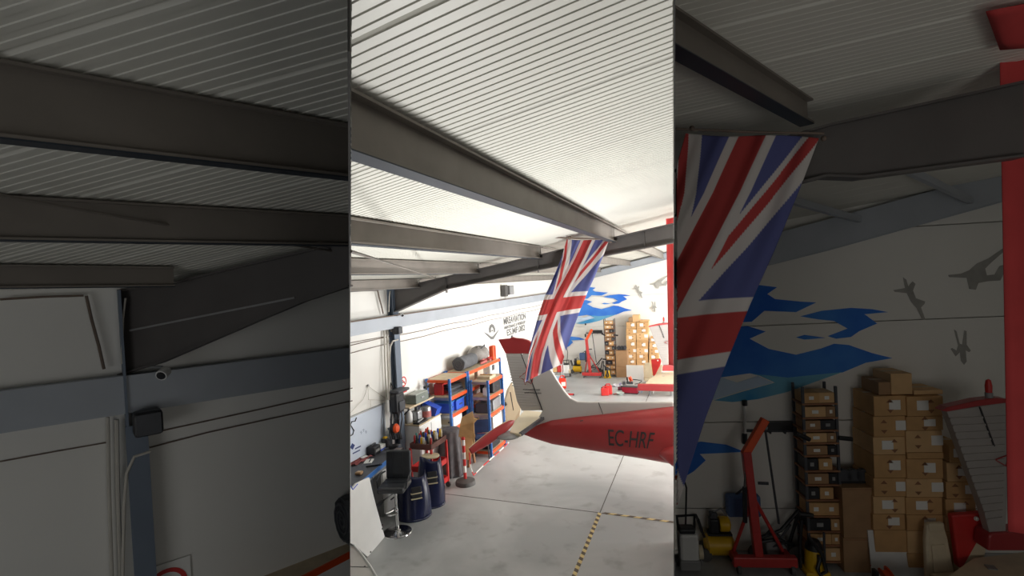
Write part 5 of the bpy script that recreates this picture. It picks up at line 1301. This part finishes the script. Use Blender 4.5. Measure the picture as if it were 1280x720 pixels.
    MB().lathe([(3.6 * k, -1.4 * k), (3.6 * k, -1.0 * k), (2.4 * k, -1 * k), (2.4 * k, 1 * k), (3.6 * k, 1 * k), (3.6 * k, 1.4 * k)], (0, 0, 6.2 * k), 20, Matrix.Rotation(1.2, 3, 'Y')).build('drum', M_orange, t, smooth=True)
    bx(t, k, 'stand', -1.4, .6, 1.4, 8, 4, 2.8, M_dark, .3); bx(t, k, 'grip', -4.2, .6, 5, 1.4, 3, 7, M_black, .3)
    tb(t, k, 'cable', [(3, -1, 6), (8, -3, 6), (14, -2, 4.6), (10, -1, 1), (5, -2, .4)], .5, M_black)

# ------------------------------------------------------------------ loose things on the bright hall floor
S = HALL
for u, v, w_, h, lb in ((756.3, 494.3, 9.6, 11, 'red jerry can standing in front on the bright floor'), (760.6, 493.0, 9.6, 13, 'taller red jerry can standing behind the other one')):
    p = on_z(u, v); k = S.m(p)
    t = thing('jerry_can', lb, 'jerry can', tuple(p), .25)
    MB().box((0, 0, h * .43 * k), (w_ * k, 5 * k, h * .86 * k)).build('body', M_bred, t, bevel=1.1 * k)
    MB().tube([V((-2.6, 0, h * .84)) * k, V((-2.2, 0, h)) * k, V((2.2, 0, h)) * k, V((2.6, 0, h * .84)) * k], .8 * k, 8).build('handle', M_bred, t, smooth=True)
    MB().lathe([(.8 * k, 0), (.9 * k, 1.2 * k), (.5 * k, 1.4 * k)], (-3.4 * k, 0, h * .84 * k), 10).build('cap', M_black, t)
    MB().box((0, -2.52 * k, h * .42 * k), (w_ * .55 * k, .12 * k, h * .45 * k)).build('embossed_panel', M_bred, t, bevel=.04 * k)
p = on_z(788, 491.5); k = S.m(p)
t = thing('tool_chest', 'crimson tool chest with dark lid strip lying on the bright floor', 'tool chest', tuple(p), -.12)
MB().box((0, 0, 4.4 * k), (19 * k, 8 * k, 7.4 * k)).build('body', mat('crimson', (178, 28, 56), .4), t, bevel=.5 * k)
for x in (-4.7, 4.7): MB().box((x * k, -4.06 * k, 4.2 * k), (8.6 * k, .2 * k, 6 * k)).build('front_panel', mat('crimson', (178, 28, 56), .4), t, bevel=.08 * k)
MB().box((0, 0, .6 * k), (19.6 * k, 8.4 * k, 1.2 * k)).build('skid', M_black, t); MB().box((0, 0, 8.5 * k), (19.4 * k, 8.2 * k, 1 * k)).build('lid', M_dark, t, bevel=.2 * k)
MB().tube([V((-9.6, 0, 6)) * k, V((-11, 0, 6)) * k, V((-11, 0, 9)) * k, V((-9.6, 0, 9)) * k], .4 * k, 6).build('handle', M_black, t)
p = on_z(776.5, 487.8); k = S.m(p)
t = thing('tool_roll', 'dark wine coloured tool roll beside the crimson tool chest', 'tool roll', tuple(p), .2)
MB().tube([V((-4, 0, 2.2)) * k, V((4.4, 0, 2.2)) * k], 2.2 * k, 12).build('roll', mat('wine', (110, 34, 58), .7), t, smooth=True)
for x in (-2, 2): MB().tube([V((x - .3, 0, 2.2)) * k, V((x + .3, 0, 2.2)) * k], 2.35 * k, 12).build('strap', M_black, t)
p = on_z(772.5, 483); k = S.m(p)
t = thing('dust_sheet', 'crumpled white and lilac dust sheet on the floor behind the tool chest', 'sheet', tuple(p))
rows = [[V(((i - 6) * 1.2 * k, (j - 5) * .9 * k, (.6 + 2.4 * max(0, math.sin(i * .8) * math.cos(j * .7 - .6)) + .6 * math.sin(i * 2.3 + j * 1.9)) * k)) for j in range(11)] for i in range(13)]
for r_ in rows:
    for a_ in r_: a_.z = max(a_.z, .25 * k)
MB().grid(rows).build('cloth', mat('dust_sheet_white', (232, 228, 236), .9, 0, .08, 20), t, smooth=True, solid=.012)
MB().box((3 * k, 0, 3 * k), (3 * k, 3 * k, 3 * k)).build('lilac_patch', mat('lilac', (186, 180, 216), .8), t, bevel=.8 * k)
p = on_z(780.5, 483.5); k = S.m(p)
t = thing('fan_heater', 'grey upright fan heater left of the orange reel', 'heater', tuple(p), .1)
MB().box((0, 0, 4.6 * k), (5 * k, 4 * k, 8 * k)).build('case', M_bag, t, bevel=.6 * k); MB().lathe([(1.9 * k, 0), (1.9 * k, .3 * k)], (0, -2 * k, 5 * k), 16, Matrix.Rotation(math.pi / 2, 3, 'X')).build('grille', M_dark, t)
for x in (-1.8, 1.8): MB().box((x * k, 0, .3 * k), (.8 * k, 4 * k, .6 * k)).build('foot', M_black, t)
p = on_z(775.5, 493.5); k = S.m(p)
t = thing('glass_bowl', 'shallow pale green bowl on the floor right of the jerry cans', 'bowl', tuple(p))
MB().lathe([(2.6 * k, 0), (5 * k, 2.6 * k), (5.2 * k, 2.8 * k), (4.6 * k, 2.4 * k), (2.2 * k, .5 * k)], n=24).build('bowl_wall', mat('green_glass', (190, 204, 196), .2), t, smooth=True)
MB().tube([V((-8, -1, .5)) * k, V((-4.5, -1, 2)) * k], .5 * k, 6).build('brush_handle', M_red, t); MB().ball(V((-8.2, -1, .7)) * k, .7 * k, 8, 6).build('brush_head', M_black, t)
p = on_z(807, 490.5); k = S.m(p)
t = thing('step_stool', 'low white and pale blue step stool on the bright floor', 'step stool', tuple(p), -.1)
for x in (-8, -4.6):
    for y in (-2.5, 2.5): MB().tube([V((x, y, 0)) * k, V((x + 1, y * .6, 8)) * k], .55 * k, 6).build('leg', mat('pale_blue', (176, 204, 230), .4), t)
for x in (5.6, 9.4):
    for y in (-2.5, 2.5): MB().tube([V((x, y, 0)) * k, V((x + 2.6, y * .6, 7.4)) * k], .55 * k, 6).build('leg', M_white, t)
MB().box((1.5 * k, 0, 7.6 * k), (18 * k, 4.4 * k, .8 * k)).build('tread', M_dark, t, bevel=.2 * k); MB().box((0, 0, 3 * k), (13 * k, 4 * k, .6 * k)).build('lower_tread', mat('pale_blue', (176, 204, 230), .4), t, bevel=.2 * k)
# parts trolley half hidden behind the fin
p = on_z(698, 480); k = S.m(p)
t = thing('parts_trolley', 'grey parts trolley half hidden behind the tail fin', 'trolley', tuple(p))
for z in (3, 15, 26): MB().box((0, 0, z * k), (13 * k, 9 * k, .8 * k)).build('tray', M_grey, t)
for x in (-6.2, 6.2):
    for y in (-4.2, 4.2): MB().tube([V((x, y, 0)) * k, V((x, y, 27)) * k], .5 * k, 6).build('post', M_alu, t)
for nm, lb, cat, x, z, d, m_ in (('storage_box', 'green and white box on the top of the parts trolley', 'box', -3.6, 26.5, (4.4, 6, 6), M_teal), ('storage_box', 'violet box on the top tray of the parts trolley', 'box', 2.6, 26.5, (4, 6, 7), mat('violet', (140, 140, 200), .6)),
    ('storage_box', 'beige box on the middle tray of the parts trolley', 'box', -2.8, 15.5, (5, 6, 8), M_card2), ('storage_box', 'bright red box on the middle tray of the parts trolley', 'box', 2.8, 15.5, (5, 6, 8.5), M_bred), ('storage_box', 'pale blue tub on the lowest tray of the parts trolley', 'box', 0, 3.5, (8, 6, 7), mat('pale_blue', (176, 204, 230), .4))):
    b_ = thing(nm, lb, cat, tuple(p + V((x, 0, z)) * k)); MB().box((0, 0, d[2] / 2 * k), V(d) * k).build('body', m_, b_, bevel=.3 * k); MB().box((0, 0, d[2] * k + .3 * k), (d[0] * k * 1.04, d[1] * k * 1.04, .6 * k)).build('lid', M_white, b_, bevel=.1 * k)
p = on_z(703.5, 485.5); k = S.m(p)
t = thing('fuel_canister', 'big bright red canister on the floor right of the fin', 'canister', tuple(p), .3)
MB().box((0, 0, 6.6 * k), (9 * k, 6 * k, 13 * k)).build('body', mat('signal_red', (232, 62, 40), .4), t, bevel=1.2 * k); MB().box((1 * k, -3.05 * k, 6 * k), (5 * k, .2 * k, 5 * k)).build('white_label', M_paper, t, bevel=.05 * k)
MB().tube([V((-3, 0, 13)) * k, V((-2, 0, 15.6)) * k, V((2, 0, 15.6)) * k, V((3, 0, 13)) * k], .8 * k, 8).build('handle', mat('signal_red', (232, 62, 40), .4), t, smooth=True); MB().lathe([(1 * k, 0), (1 * k, 1.6 * k)], (3.4 * k, -1 * k, 12.6 * k), 10).build('cap', M_black, t)
p = on_z(713, 494); k = S.m(p)
t = thing('floor_jack', 'small dark floor jack on the bright floor above the aircraft spine', 'jack', tuple(p), .2)
for s in (-1, 1): MB().box((0, s * 1.6 * k, 1.2 * k), (9 * k, .7 * k, 1.4 * k)).build('side_plate', M_bred, t, bevel=.2 * k)
for x in (-4, 4): MB().tube([V((x, -2.4, .8)) * k, V((x, 2.4, .8)) * k], .8 * k, 10).build('roller', M_black, t)
MB().tube([V((-3, 0, 1.4)) * k, V((-6, 0, 5)) * k, V((-1, 0, 5.4)) * k], .5 * k, 6).build('handle', M_dark, t)
